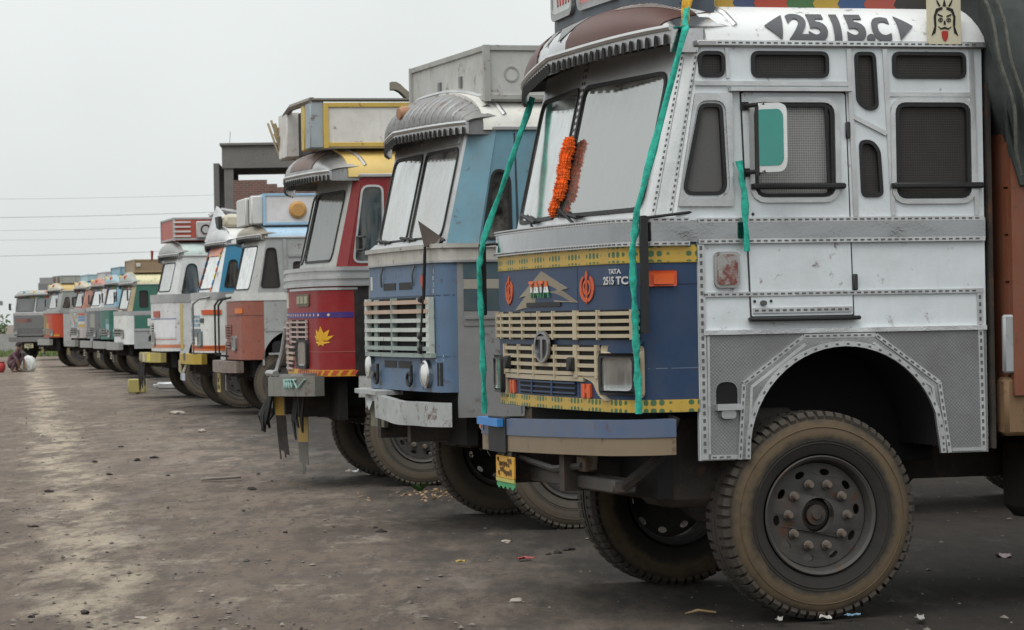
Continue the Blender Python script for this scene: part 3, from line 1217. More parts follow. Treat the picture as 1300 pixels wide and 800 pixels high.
# --- door
dp = [(.648, 2.553), (1.190, 2.553), (1.214, 1.470), (.682, 1.470)]
MB().plate(t.near_side, rpoly(dp, [.03, .03, .02, .02]), [inset(t1w[7][1], .020)], .0005, .0045).build("door", WHITE1, rt)
door = [o for o in rt.children if o.name.startswith("door")][0]
g = MB()
for p, q in zip(dp, dp[1:] + dp[:1]):
    g.tube([t.near_side(p[0], p[1], .001), t.near_side(q[0], q[1], .001)], .005, 5)
g.build("door_seam", plain((.03, .03, .03), .8), door)
wf = rrect(.722, 1.118, 2.055, 2.492, .05)
MB().plate(t.near_side, inset(wf, .036), [inset(wf, .012)], .004, .016).build("window_frame", SIL, door)
MB().plate(t.near_side, inset(t1w[6][1], .036), [inset(t1w[6][1], .012)], .001, .013).build("window_frame", SIL, rt)
MB().tube([t.near_side(1.085, 2.48, .012), t.near_side(1.094, 2.07, .012)], .009, 6).build("window_channel", RUBBER, door)
for (u0_, u1_) in ((.690, 1.172), (1.425, 1.905)):
    MB().box(u0_, u1_, -t.hw - .05, -t.hw - .022, 2.083, 2.112, .008).box(u0_, u0_ + .03, -t.hw - .024, -t.hw + .0, 2.085, 2.110).box(u1_ - .03, u1_, -t.hw - .024, -t.hw + .0, 2.085, 2.110).build("guard_bar", RUBBER, rt)
for (uu, zz) in ((1.198, 2.37), (1.222, 1.63)):
    MB().box(uu - .012, uu + .012, -t.hw - .022, -t.hw - .004, zz - .04, zz + .04, .005).build("hinge", plain((.03, .03, .03), .6), door)
MB().lathe([(0, -.03), (.012, -.03), (.014, -.005), (.014, .0)], 12, (.742, -t.hw - .004, 1.536)).build("door_lock", plain((.12, .12, .12), .4, .8), door)
t.trim(t.near_side, [(.690, 1.500), (1.205, 1.500)], .026, .012, SIL, dash=dash)
MB().box(.664, 1.235, -t.hw - .055, -t.hw - .002, 1.448, 1.468, .006).build("door_step", RUBBER, rt)
for (uu, zz) in ((.70, 1.545), (.785, 1.545), (.70, 1.965)):
    MB().lathe([(0, -.008), (.007, -.006), (.008, 0)], 8, (uu, -t.hw - .003, zz)).build("bolt", plain((.02, .02, .02), .5), rt)
# old side lamp
MB().plate(t.near_side, rrect(.494, .622, 1.612, 1.786, .03), [], .0, .022).build("lamp_housing", alu(.38, .4, .6, .5, .5), rt)
mm, tt, bb = newmat("worn_red_film")
vv = coords(tt)
tt.links.new(mixc(tt, ramp(tt, noise(tt, vv, 16, 6, .7), .42, .55), (.28, .27, .255), (.16, .045, .035)), bb.inputs['Base Color'])
bb.inputs['Roughness'].default_value = .4
MB().plate(t.near_side, rrect(.506, .610, 1.626, 1.772, .026), [], .020, .026).build("side_lamp", mm, rt)
# --- mirror with a teal back, standing out from the door edge
m = MB()
mc = Vector((.745, -t.hw - .17, 2.325))
mp = lambda a, b, o: mc + Vector((a * .66, -a * .5, b)) + Vector((-.5, -.8, 0)).normalized() * o
m.plate(mp, rpoly([(-.085, -.165), (.06, -.165), (.085, -.13), (.085, .14), (.05, .165), (-.085, .165)], [.0, .03, .03, .03, .03, .0]), [], -.02, 0)
mir = m.build("mirror", alu(.72, .35, .15), rt)
m = MB()
m.plate(mp, rpoly([(-.085, -.135), (.04, -.135), (.062, -.11), (.062, .11), (.04, .135), (-.085, .135)], .015), [], 0, .004)
m.build("mirror_back", paint((.05, .25, .215), .15, .5), mir)
m = MB()
m.plate(mp, [(-.105, -.18), (-.084, -.18), (-.084, .15), (-.105, .15)], [], -.022, .006)
m.build("mirror_edge", RUBBER, mir)
for zz in (2.165, 2.485):
    MB().tube([(.665, -t.hw, zz), (.70, -t.hw - .12, zz), (.72, -t.hw - .14, zz)], .012, 6).box(.645, .685, -t.hw - .012, -t.hw + .0, zz - .02, zz + .02).build("mirror_arm", RUBBER, mir)
# --- front: stripes
YEL = stripe_mat((.52, .33, .03), (.02, .11, .03), 62)
t.spot(-t.aW, t.aW, 1.737, 1.822, None, "yellow_stripe", .004, mat=YEL)
t.spot(-t.aW, t.aW, 1.022, 1.082, None, "yellow_stripe", .004, mat=YEL)
t.spot(-t.aW, t.aW, 1.738, 1.742, None, "stripe_line", .006, mat=plain((.3, .22, .03)))
for zz in (1.942, 1.828):
    t.trim(t.fa, [(-t.aC - .10, zz), (t.aC, zz)], .02, .022, SIL, dash=dash)
t.trim(t.fa, [(-t.aW, 1.634), (-t.aC * .55, 1.634)], .004, .001, plain((.01, .015, .03)), "panel_seam")
t.trim(t.fa, [(-t.aW, 1.232), (-1.19, 1.232)], .004, .001, plain((.1, .14, .2)), "panel_seam")
t.trim(t.fa, [(-.528, 1.73), (-.528, 1.03)], .005, .001, plain((.008, .01, .02)), "panel_seam")
# emblems and lettering
BEI = paint((.42, .35, .235), .22, .5, 0, .05, .1, .5, 3)
ORG = paint((.52, .085, .018), .18, .5)
b = MB()
b.plate(t.fa, [(.02, 1.722), (-.40, 1.628), (-.30, 1.622), (-.54, 1.556), (-.36, 1.562), (.34, 1.535), (.56, 1.522), (.32, 1.598), (.46, 1.590)][::1], [], .001, .005)
b.build("emblem_plate", paint((.25, .215, .16), .3, .55), rt)
txt = MB()
m3, t3, b3 = newmat("tricolour_lettering")
o3 = coords(t3)
sp3 = nd(t3, 'ShaderNodeSeparateXYZ')
t3.links.new(o3, sp3.inputs[0])
cr = nd(t3, 'ShaderNodeValToRGB')
cr.color_ramp.interpolation = 'CONSTANT'
t3.links.new(math_(t3, 'MULTIPLY', math_(t3, 'SUBTRACT', sp3.outputs[2], 1.585), 10.0), cr.inputs[0])
e = cr.color_ramp
e.elements[0].color = (.02, .16, .06, 1)
e.elements[1].position = .27
e.elements[1].color = (.65, .65, .62, 1)
k3 = e.elements.new(.56)
k3.color = (.6, .12, .03, 1)
t3.links.new(cr.outputs[0], b3.inputs['Base Color'])
txt.text("TATA", .122, lambda x, y, o: t.fa(-x, y, .006 + o), -.23, 1.587, .003, sx=1.12, bold=.002)
txt.build("lettering", m3, rt)
t.spot(.30, -.29, 1.540, 1.562, None, "handle_slot", .007, mat=plain((.008, .008, .009)))
for a, sc in ((.70, .158), (-.66, .165)):
    b = MB()
    khanda(b, lambda x, y, o: t.fa(a - x * 1.35, 1.628 + y, o), sc, .001, .006)
    b.build("sword_emblem", ORG, rt)
b = MB()
b.text("TATA", .032, lambda x, y, o: t.fa(-x, y, .002 + o), .94, 1.690, .002, sx=1.4, bold=.001)
b.text("2515 TC", .05, lambda x, y, o: t.fa(-x, y, .002 + o), .875, 1.640, .002, sx=1.25, bold=.002)
b.build("lettering", chrome(.75, .3, .1), rt)
# indicator
MB().plate(t.fa, rrect(-1.33, -1.165, 1.625, 1.70, .01), [], .001, .025).build("indicator", paint((.55, .075, .02), .12, .25), rt)
MB().plate(t.fa, rrect(-1.315, -1.225, 1.636, 1.689, .006), [], .025, .029).build("indicator", paint((.62, .10, .02), .05, .2), rt)
# grille
t.grille(1.05, -1.155, 1.372, 1.517, 4, BEI, [(1.02, .025), .86, .62, .35, .05, -.20, (-.53, .05), -.82, (-1.13, .04)], .5)
t.grille(.80, -.82, 1.184, 1.346, 4, BEI, [(.78, .03), .45, .14, -.22, (-.53, .05), (-.80, .03)], .46)
t.spot(1.12, -1.17, 1.348, 1.370, (.036, .06, .13), "grille_bar_panel", .026, r=.012)
t.spot(.78, -.62, 1.166, 1.190, None, "grille_border", .016, mat=BEI)
MB().plate(t.fa, rpoly([(-.845, 1.345), (-1.175, 1.345), (-1.175, 1.09), (-.875, 1.075), (-.79, 1.11), (-.74, 1.165), (-.60, 1.188), (-.60, 1.20), (-.845, 1.22)], .03), [rrect(-1.155, -.872, 1.108, 1.305, .03)], .001, .014).build("headlight_surround", BEI, rt)
MB().plate(t.fa, rrect(.76, 1.19, 1.06, 1.345, .03), [rrect(.80, 1.16, 1.08, 1.30, .03)], .001, .014).build("headlight_surround", BEI, rt)
t.headlight(-1.013, 1.207, .285, .200, .035, None, .02)
t.headlight(.93, 1.185, .30, .200, .035, None, .02)
# badge
b = MB()
ring = [(.10 * math.cos(q), .082 * math.sin(q)) for q in [2 * PI * i / 32 for i in range(32)]]
f = lambda x, y, o: t.fa(-.06 + x * 1.25, 1.337 + y, o + .026)
b.plate(f, ring, [[(x * .8, y * .8) for x, y in ring]], 0, .012)
b.plate(f, [(-.068, .035), (.068, .035), (.050, .052), (-.050, .052)], [], 0, .010)
b.plate(f, [(-.014, .036), (.014, .036), (.012, -.064), (-.012, -.064)], [], 0, .010)
b.build("round_badge", chrome(.35, .3, .3), rt)
b = MB()
b.plate(f, [(x * .8, y * .8) for x, y in ring], [], -.006, .002)
b.build("badge_field", plain((.012, .014, .02), .5), rt)
# low grille and little orange lamps
t.grille(.47, -.49, 1.092, 1.168, 3, t.fm, [.2, -.15], .34, o=.012, name="air_intake")
for a in (.63, -.645):
    b = MB()
    for dx in (-.035, .035):
        b.plate(t.fa, rrect(a + dx - .022, a + dx + .022, 1.085, 1.155, .008), [], .001, .014)
    b.plate(t.fa, [(a - .04, 1.108), (a + .04, 1.108), (a + .04, 1.132), (a - .04, 1.132)], [], .001, .012)
    b.build("marker_lamp", paint((.60, .09, .02), .1, .3), rt)
for a, zz in ((.64, 1.25), (-.50, 1.25)):
    p = t.fa(a, zz, .03)
    MB().box(p.x - .02, p.x + .02, p.y - .03, p.y + .03, zz - .035, zz + .035, .008).build("grille_catch", RUBBER, rt)
# --- bumper
BB = paint((.065, .105, .19), .45, .35, 0, .15, .2, .5, 4)
t.bumper(.795, .965, BB, paint((.20, .15, .095), .35, .5, 0, .2), 1.13, .02, .11, .022, near=1.29)
p = t.fa(.52, .86, .125)
MB().box(p.x - .0, p.x + .03, p.y - .16, p.y + .16, .78, .965).build("bumper_gap", plain((.01, .01, .012)), rt)
b = MB().patch(t.fa, .40, .92, .915, .955, .09, .15, 4, 1)
b.build("reflector_box", paint((.03, .20, .52), .1, .4), rt)
t.spot(1.13, .93, .88, .94, (.12, .22, .35), "reflector_strip", .116)
for i, c in enumerate(((.5, .12, .05), (.55, .40, .05), (.5, .12, .05))):
    t.spot(1.11 - i * .06, 1.08 - i * .06, .89, .93, c, "reflector_patch", .12)
pl = t.plate_sign(.46, .700, .40, .115, (.62, .33, .03), .10, (.10, .05, .01))
t.spot(.66, .26, .622, .640, (.45, .42, .10), "plate_strip", .102)
b = MB()
f = lambda x, y, o: t.fa(x, y, o + .098)
pts = [(.655, .622)] + [(.655 - .4 * i / 24, .592 + .008 * math.cos(i * PI / 3)) for i in range(25)] + [(.255, .622)]
b.plate(f, pts, [], -.006, 0)
b.build("plate_fringe", paint((.05, .30, .12), .2, .6), rt)
# under-bumper beam and braces
MB().box(.02, .14, -1.02, .55, .63, .70, .01).build("cross_beam", paint((.055, .052, .05), .4, .6, .3, .4), rt)
MB().tube([(.08, -1.0, .66), (.22, -1.12, .80), (.30, -1.13, 1.0)], .03, 6).build("side_brace", GRIME, rt)
MB().tube([(-.02, .5, .76), (-.02, -.2, .72), (.0, -.6, .75)], .018, 6).build("tow_pipe", alu(.10, .5, .5), rt)
MB().box(.0, .08, -.62, -.50, .72, .80, .01).build("tow_hook", paint((.13, .10, .07), .4, .6, 0, .5), rt)
MB().box(.30, 1.0, -.98, -.55, .55, 1.02, .04).build("steering_box", GRIME, rt)
# --- visor panels
BRN = paint((.075, .024, .018), .30, .5, 0, .1, .1, .5, 5)
for v0_, v1_, n in ((-1.10, -.20, 16), (.34, 1.10, 12)):
    MB().shell(lambda a, b: t.vis(v0_ + (v1_ - v0_) * a, .03 + .90 * b, .006), lambda a, b: t.vis(v0_ + (v1_ - v0_) * a, .03 + .90 * b, .001), n, 6).build("visor_panel", BRN, rt)
b = MB()
f = lambda x, y, o: t.vis(x, .5 + y, .006 + o)
for c in (.12, -.10):
    b.plate(f, [(c - .09, 0), (c, -.28), (c + .09, 0), (c, .28)], [], 0, .003)
b.build("visor_motif", alu(.18, .35, .4), rt)
top = [t.vis(-t.hw + 2 * t.hw * i / 40, 1, .004) for i in range(41)]
MB().tube(top, .016, 6).build("visor_moulding", SIL, rt)
# white scrawl along the upper edge of the brown panel
b = MB()
rnd = random.Random(3)
for i in range(26):
    v = -.45 - .024 * i
    b.plate(lambda x, y, o: t.vis(v + x, .78 + y, .008 + o), [(0, -.05), (.008, -.06), (.016, .05 + rnd.random() * .05), (.006, .06)], [], 0, .002)
b.build("painted_script", plain((.5, .45, .42)), rt)
# --- roof lettering
rmap = lambda x, y, o: (lambda p, n: Vector((x, p.x + n.x * (o + .014), p.y + n.y * (o + .014))))(*t.rp.at(y))
INK = paint((.085, .088, .095), .15, .5)
b = MB()
b.conform(rmap, lambda m, ip: (m.text("2515.", .205, ip, .905, .028, .002, sx=1.02, bold=.009, space=.96), m.text("c", .27, ip, 1.335, .030, .002, sx=.92, bold=.005)))
for pts in ([(.78, .095), (.885, .165), (.865, .03)], [(1.56, .100), (1.475, .165), (1.485, .03)]):
    b.conform(rmap, lambda m, ip: m.plate(ip, pts, [], .001, .005))
b.build("roof_lettering", INK, rt)
t.trim(rmap, [(.52, .012), (1.92, .012)], .02, .010, SIL, dash=dash)
# painted guardian face on a board
b = MB()
fm_ = lambda x, y, o: Vector((x, -t.hw - .03 - o, y))
b.plate(fm_, rrect(1.625, 1.800, 2.79, 3.02, .008), [], -.02, 0)
bd = b.build("painted_board", paint((.60, .55, .40), .2, .6), rt)
fc = (1.712, 2.905)
q = lambda x, y: (fc[0] + x, fc[1] + y)
fp = lambda x, y, o: fm_(fc[0] + x, fc[1] + y, o)
b = MB()
for sg in (-1, 1):
    b.plate(fp, [(sg * .012, .068), (sg * .045, .058), (sg * .058, .02), (sg * .055, -.03), (sg * .072, -.075), (sg * .05, -.06), (sg * .044, -.02), (sg * .046, .02), (sg * .034, .046), (sg * .01, .056)], [], .001, .003)
    b.plate(fp, [(sg * .020, .072), (sg * .046, .112), (sg * .038, .082), (sg * .028, .068)], [], .001, .003)
    b.plate(fp, [(sg * .010, .024), (sg * .036, .034), (sg * .036, .026), (sg * .010, .017)], [], .001, .003)
    b.plate(fp, [(sg * .022 + .013 * math.cos(a), .003 + .011 * math.sin(a)) for a in [2 * PI * i / 12 for i in range(12)]], [[(sg * .022 + .009 * math.cos(a), .003 + .007 * math.sin(a)) for a in [2 * PI * i / 12 for i in range(12)]]], .001, .003)
    b.plate(fp, [(sg * .022 + .004 * math.cos(a), .003 + .005 * math.sin(a)) for a in [2 * PI * i / 8 for i in range(8)]], [], .001, .0035)
    b.plate(fp, [(0, -.030), (sg * .02, -.036), (sg * .038, -.026), (sg * .022, -.044), (0, -.040)], [], .001, .003)
b.plate(fp, [(-.010, .070), (0, .108), (.010, .070)], [], .001, .003)
b.plate(fp, [(-.003, .0), (.003, .0), (.006, -.02), (-.006, -.02)], [], .001, .003)
b.build("face_drawing", plain((.012, .010, .010), .7), bd)
MB().plate(fp, rpoly([(-.018, -.050), (.018, -.050), (.015, -.085), (0, -.105), (-.015, -.085)], .01), [], .001, .004).build("painted_tongue", paint((.40, .03, .02), .1, .5), bd)
# --- roof rail of coloured boards, and the sign rack over the windscreen
cols = [(.035, .07, .17), (.42, .34, .14), (.40, .25, .04), (.04, .06, .13), (.33, .05, .03), (.05, .13, .05), (.40, .26, .04), (.04, .08, .18), (.32, .07, .05), (.03, .03, .03)]
ed = [.12, .30, .43, .52, .62, .97, 1.11, 1.24, 1.38, 1.54, 1.86]
ed = [.42, .53, .60, .69, .80, .97, 1.11, 1.24, 1.38, 1.54, 1.86]
for i, c in enumerate(cols):
    u0_, u1_ = ed[i], ed[i + 1]
    f = lambda x, y, o: Vector((x, -t.hw + .16 - o, y))
    s_ = .014
    MB().plate(f, [(u0_ + s_, 2.955), (u1_ + s_, 2.955), (u1_ - s_, 3.0), (u1_ + s_, 3.05), (u1_, 3.30), (u0_, 3.30), (u0_ + s_, 3.05), (u0_ - s_, 3.0)], [], -.02, 0 if i % 2 else .002).build("rail_board", paint(c, .2, .55), rt)
NAVY = paint((.055, .075, .10), .3, .5)
sect = lambda a, z_, o: (lambda p, n: Vector((p.x * .9 + n.x * o + .33, p.y * .93 + n.y * o, z_)))(*t.fp.at(a))
zb_ = lambda a: t.roofz(min(1.1, abs(a))) - .02
MB().shell(lambda a, b: sect(-1.28 + 2.56 * a, zb_(-1.28 + 2.56 * a) * (1 - b) + 3.45 * b, 0), lambda a, b: sect(-1.28 + 2.56 * a, zb_(-1.28 + 2.56 * a) * (1 - b) + 3.45 * b, -.03), 40, 3).build("sign_rack", NAVY, rt)
for a0, a1, col in ((.98, .50, (.55, .58, .57)), (.34, -.34, (.50, .20, .17)), (-.5, -.98, (.55, .58, .57))):
    pnl = MB().plate(sect, rrect(a1, a0, 3.12, 3.42, .05), [], .001, .012).build("sign_panel", paint(col, .25, .5), rt)
    MB().plate(sect, inset(rrect(a1, a0, 3.12, 3.42, .05), .03), [inset(rrect(a1, a0, 3.12, 3.42, .05), -.005)], .001, .022).build("sign_frame", alu(.35, .4, .4), pnl)
    b = MB()
    rnd = random.Random(int(a0 * 100) + 200)
    for i in range(5):
        x0 = a1 + .06 + (a0 - a1 - .14) * i / 5
        b.plate(sect, [(x0, 3.17), (x0 + .02, 3.16), (x0 + .06, 3.27), (x0 + .04, 3.29)], [], .012, .015)
    b.build("painted_script", paint((.45, .07, .05), .1, .5), pnl)
b = MB()
b.lathe([(0, -.10), (.02, -.09), (.035, -.05), (.042, 0), (.038, .03), (.0, .05)], 14)
M = Matrix.Translation(sect(1.27, 3.0, .07)) @ Matrix.Rotation(R(-100), 4, 'Z')
for v in b.bm.verts:
    v.co = M @ v.co
b.build("roof_lamp", paint((.02, .30, .22), .15, .4), rt)
dash.build("rivet_dashes", plain((.09, .09, .092), .6), rt, kind="stuff")
# --- things on the dashboard
MB().box(.20, .38, -.62, -.34, 1.862, 2.06, .015).build("dashboard_box", paint((.18, .30, .45), .2), rt)
MB().box(.22, .36, -.25, -.05, 1.862, 1.95, .02).build("dashboard_cloth", cloth_mat((.55, .50, .42)), rt)
MB().tube([(.42, -.72, 1.9), (.44, -.72, 2.35), (.46, -.5, 2.42)], .022, 7).build("fan_stalk", alu(.5, .3, .2), rt)
MB().box(.42, .46, -.30, -.02, 2.50, 2.60, .02).build("rear_view_mirror", alu(.6, .2, .1), rt)
# --- wipers
for v in (-.35, .42):
    b = MB()
    b.tube([t.wm(v, 1.93, .02), t.wm(v + .25, 2.03, .03)], .008, 6)
    b.tube([t.wm(v + .02, 1.985, .028), t.wm(v + .45, 2.04, .026)], .011, 6)
    b.build("wiper", RUBBER, rt)
# gap and corner post of the load body
for zc, h, c in ((1.35, .18, (.33, .34, .35)),):
    MB().box(1.975, 2.6, -t.hw - .085, -t.hw - .052, zc - h, zc + h * .6, .01).build("side_flap", paint(c, .3, .5, .2, .1), rt)
MB().box(1.935, 1.955, -t.hw - .02, t.hw + .02, .80, 2.60).build("headboard_frame", GRIME, rt)
MB().box(1.985, 2.3, -t.hw - .07, -t.hw + .05, .86, 1.15, .02).build("body_bracket", paint((.17, .10, .05), .4, .7, 0, .5), rt)


def local_pt(tr, x, y, z):
    return tr.root.matrix_basis @ Vector((x, y, z))


bpy.context.view_layer.update()
# --- tarpaulin over the load (a thing of its own)
def tarp_pt(a, b):
    # a along the truck, b round the section: near hem -> over the top -> far side
    u = 1.86 + 5.2 * a
    hw = 1.26
    prof = [(-hw - .02, 2.14), (-hw - .10, 2.5), (-hw - .06, 2.95), (-hw + .12, 3.35), (-.6, 3.65), (0, 3.72), (.6, 3.65), (hw - .12, 3.35), (hw + .06, 2.9), (hw, 2.2)]
    x = b * (len(prof) - 1)
    i = min(len(prof) - 2, int(x))
    k = x - i
    y = prof[i][0] * (1 - k) + prof[i + 1][0] * k
    z_ = prof[i][1] * (1 - k) + prof[i + 1][1] * k
    fold = .030 * math.sin(u * 13 + 2.6 * math.sin(z_ * 2.1) + b * 7) + .016 * math.sin(u * 29 + 3 * math.sin(z_ * 4)) + .018 * math.sin(z_ * 9 + u * 5)
    hem = .05 * math.sin(u * 5.3) + .03 * math.sin(u * 13)
    w = max(0, 1 - b * 9)
    u += .20 * max(0, min(1.2, (2.95 - z_) / .8)) * max(0, 1 - a * 6) * (1 if y < 0 else 0)
    return Vector((u + .012 * math.sin(z_ * 7), y - fold * (1 if y < 0 else -1), z_ + fold * .4 + hem * w))


b = MB()
b.shell(lambda a_, b_: tarp_pt(a_, b_), lambda a_, b_: tarp_pt(a_, b_) * 1.0 + Vector((0, .03 if b_ < .5 else -.03, -.02)), 150, 54)
# front closing fold
b.shell(lambda a_, b_: tarp_pt(0, a_) + Vector((.02 + .02 * math.sin(a_ * 40), 0, 0)) * 1 if b_ < .5 else Vector((1.92, 0, 2.6)), lambda a_, b_: tarp_pt(0, a_) + Vector((.06, 0, 0)) if b_ < .5 else Vector((1.96, 0, 2.6)), 40, 1)
TARP = cloth_mat((.040, .047, .045), 4, .75)
o = b.build("tarpaulin", TARP, None, label="dark grey-green tarpaulin hanging in folds over the load behind the white cab", cat="tarpaulin")
o.location = rt.location
o.rotation_euler = rt.rotation_euler


def world_thing(name, mb, mat, label, cat, tr, group=None):
    o = mb.build(name, mat, None, label=label, cat=cat, group=group)
    o.location = tr.root.location
    o.rotation_euler = tr.root.rotation_euler
    return o


def polyline(pts, n=8, sag=0.0):
    out = []
    for p, q in zip(pts, pts[1:]):
        for i in range(n):
            k = i / n
            v = Vector(p).lerp(Vector(q), k)
            v.z -= sag * 4 * k * (1 - k)
            out.append(v)
    out.append(Vector(pts[-1]))
    return out


for i, (x, dy) in enumerate(((1.85, 0), (1.91, .03))):
    b = MB()
    pts = [Vector((x + .012 * math.sin(k * .9) + .19 * k / 14, -1.33 - .06 * math.sin(k / 14 * PI) - .02, 3.02 - .88 * k / 14)) for k in range(15)]
    b.tube(pts, .009, 6)
    world_thing("tarpaulin_rope", b, cloth_mat((.10, .10, .085)), "thin pale rope down the tarpaulin edge, the one %s" % ("nearer the white cab" if i == 0 else "farther from the white cab"), "rope", t, "ropes on the tarpaulin")

# --- teal cloth strips tied to truck 1, with their black wrapped stalks
def wobble(pts, amp=.006, seed=0):
    rnd = random.Random(seed)
    return [Vector(p) + Vector((rnd.uniform(-amp, amp), rnd.uniform(-amp, amp), 0)) for p in pts]


far_pts = wobble(polyline([(.31, 1.14, 2.70), (.03, 1.20, 1.92), (.0, 1.20, 1.76), (.012, 1.2, 1.40), (.018, 1.2, .96)], 9, .004), .0015, 1)
near_pts = wobble(polyline([(.40, -1.12, 2.98), (.36, -1.20, 2.84), (.10, -1.21, 1.99), (.072, -1.21, 1.78), (.082, -1.21, 1.4), (.092, -1.21, 1.02)], 9, .004), .0015, 2)
side_pts = wobble(polyline([(.622, -1.215, 2.22), (.640, -1.225, 2.05), (.650, -1.22, 1.785)], 6, 0), .003, 3)
wt = world_thing("cloth_strip", rope_mesh(far_pts, .017), TEAL, "teal cloth strip from the visor down past the far corner of the white truck's front", "cloth strip", T1, "teal cloth strips on the white truck")
wt = world_thing("cloth_strip", rope_mesh(near_pts, .018, 1), TEAL, "long teal cloth strip hanging across the headlight and near windscreen of the white truck", "cloth strip", T1, "teal cloth strips on the white truck")
wt = world_thing("cloth_strip", rope_mesh(side_pts, .017, 2), TEAL, "short teal cloth strip hanging by the white door's front edge", "cloth strip", T1, "teal cloth strips on the white truck")
wt = world_thing("cloth_knot", rope_mesh(wobble([(.43, -1.10, 3.08), (.41, -1.12, 3.02), (.395, -1.13, 2.95), (.385, -1.14, 2.88)], .004, 4), .026, 1), cloth_mat((.55, .30, .02)), "yellow cloth knotted over the top of the long teal strip", "cloth", T1)
# slim black side mirrors the strips are tied to
for v, u, z0_, z1_ in ((-1.235, .115, 1.40, 1.96), (1.225, .03, 1.50, 1.90)):
    b = MB()
    b.plate(lambda a, c, o: Vector((u + a, v + o * (1 if v > 0 else -1), c)), rrect(-.015, .02, z0_, z1_, .012), [], 0, .03)
    m_ = b.build("corner_mirror", RUBBER, rt)
    MB().tube([(u + .02, v, z1_ - .01), (u + .30, v * .94, z1_ + .02)], .008, 6).build("mirror_arm", RUBBER, m_)
# --- marigold garland at the windscreen pillar
b = MB()
rnd = random.Random(8)
for s_ in range(2):
    for i in range(32):
        k = i / 31
        L_ = (1.0, .80)[s_]
        if k > L_:
            continue
        p = Vector((.130 - .078 * k + .012 * (s_ == 1) + rnd.uniform(-.005, .005), -.050 - .032 * s_ + rnd.uniform(-.007, .007) + .03 * k + .012 * math.sin(k * 7), 2.385 - .365 * k))
        r = .021 + .006 * rnd.random()
        n1 = 9
        cen = b.bm.verts.new(p)
        for lay in range(4):
            th = PI * (lay + .5) / 4
            for j in range(n1):
                ph = 2 * PI * (j + .5 * (lay % 2)) / n1
                d = Vector((math.sin(th) * math.cos(ph), math.sin(th) * math.sin(ph), math.cos(th)))
                x = d.orthogonal().normalized()
                y = d.cross(x)
                q = p + d * r * .55
                w_ = r * .42
                tip = p + d * r * (1.05 + .3 * rnd.random())
                vs = [b.bm.verts.new(c) for c in (q + x * w_, q + y * w_, q - x * w_, q - y * w_)]
                tv = b.bm.verts.new(tip)
                for a_, c_ in zip(vs, vs[1:] + vs[:1]):
                    b.bm.faces.new([a_, c_, tv])
world_thing("marigold_garland", b, cloth_mat((.78, .12, .004), 25, .7), "orange marigold garland hanging at the middle of the white truck's windscreen", "garland", T1)

# ================================================================== ground
from mathutils import noise as mn


def axis(dense0, dense1, step, lo, hi):
    xs = []
    x = dense0
    while x < dense1:
        xs.append(x)
        x += step
    g = step
    x = dense1
    while x < hi:
        xs.append(x)
        g *= 1.35
        x += g
    xs.append(hi)
    g = step
    x = dense0
    pre = []
    while x > lo:
        g *= 1.35
        x -= g
        pre.append(max(lo, x))
    return pre[::-1] + xs


gx = axis(-9, 5, .16, -2500, 2500)
gy = axis(11, 42, .14, -120, 4500)
vs, fs = [], []
for y in gy:
    for x in gx:
        h = 0.0
        if -40 < x < 40 and 3 < y < 140:
            f = min(1, max(0, (y - 8) / 4))
            h = f * (.012 * mn.noise(Vector((x * 1.1, y * 1.1, 0))) + .007 * mn.noise(Vector((x * 3.7, y * 3.7, 5))) + .02 * mn.noise(Vector((x * .25, y * .25, 3))))
        vs.append((x, y, h))
nx = len(gx)
for j in range(len(gy) - 1):
    for i in range(nx - 1):
        a = j * nx + i
        fs.append((a, a + 1, a + nx + 1, a + nx))
me = bpy.data.meshes.new("ground")
me.from_pydata(vs, [], fs)
me.polygons.foreach_set('use_smooth', [True] * len(me.polygons))
m, tr_, bb = newmat("packed_dirt")
o_ = coords(tr_)
sp = nd(tr_, 'ShaderNodeSeparateXYZ')
tr_.links.new(o_, sp.inputs[0])
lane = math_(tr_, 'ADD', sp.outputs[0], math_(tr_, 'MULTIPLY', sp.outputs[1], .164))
mpa = nd(tr_, 'ShaderNodeMapping')
mpa.inputs['Scale'].default_value = (2.0, .5, 1)
tr_.links.new(o_, mpa.inputs[0])
oa_ = mpa.outputs[0]
nbig = noise(tr_, oa_, .22, 6, .6)
nmid = noise(tr_, oa_, 1.3, 9, .70)
nfine = noise(tr_, o_, 13, 8, .75)
ngrit = noise(tr_, o_, 70, 5, .8)
nsm = noise(tr_, oa_, 4.6, 8, .74)
c = mixc(tr_, ramp(tr_, nbig, .35, .65), (.148, .112, .088), (.212, .166, .132))
c = mixc(tr_, math_(tr_, 'MULTIPLY', ramp(tr_, nmid, .46, .56), .75), c, (.122, .096, .079))
c = mixc(tr_, math_(tr_, 'MULTIPLY', ramp(tr_, nsm, .50, .57), .55), c, (.088, .073, .064))
c = mixc(tr_, math_(tr_, 'MULTIPLY', ramp(tr_, noise(tr_, oa_, 2.2, 9, .74), .57, .62), .42), c, (.30, .255, .215))
c = mixc(tr_, math_(tr_, 'MULTIPLY', ramp(tr_, nsm, .45, .28), .0), c, (.28, .24, .20))
# dry dusty scuffs, stretched across the lane by tyres turning
mpx = nd(tr_, 'ShaderNodeMapping')
mpx.inputs['Scale'].default_value = (1.1, .55, 1)
tr_.links.new(o_, mpx.inputs[0])
scuff = ramp(tr_, noise(tr_, mpx.outputs[0], 1.1, 10, .74), .58, .63)
c = mixc(tr_, math_(tr_, 'MULTIPLY', scuff, .55), c, (.36, .305, .245))
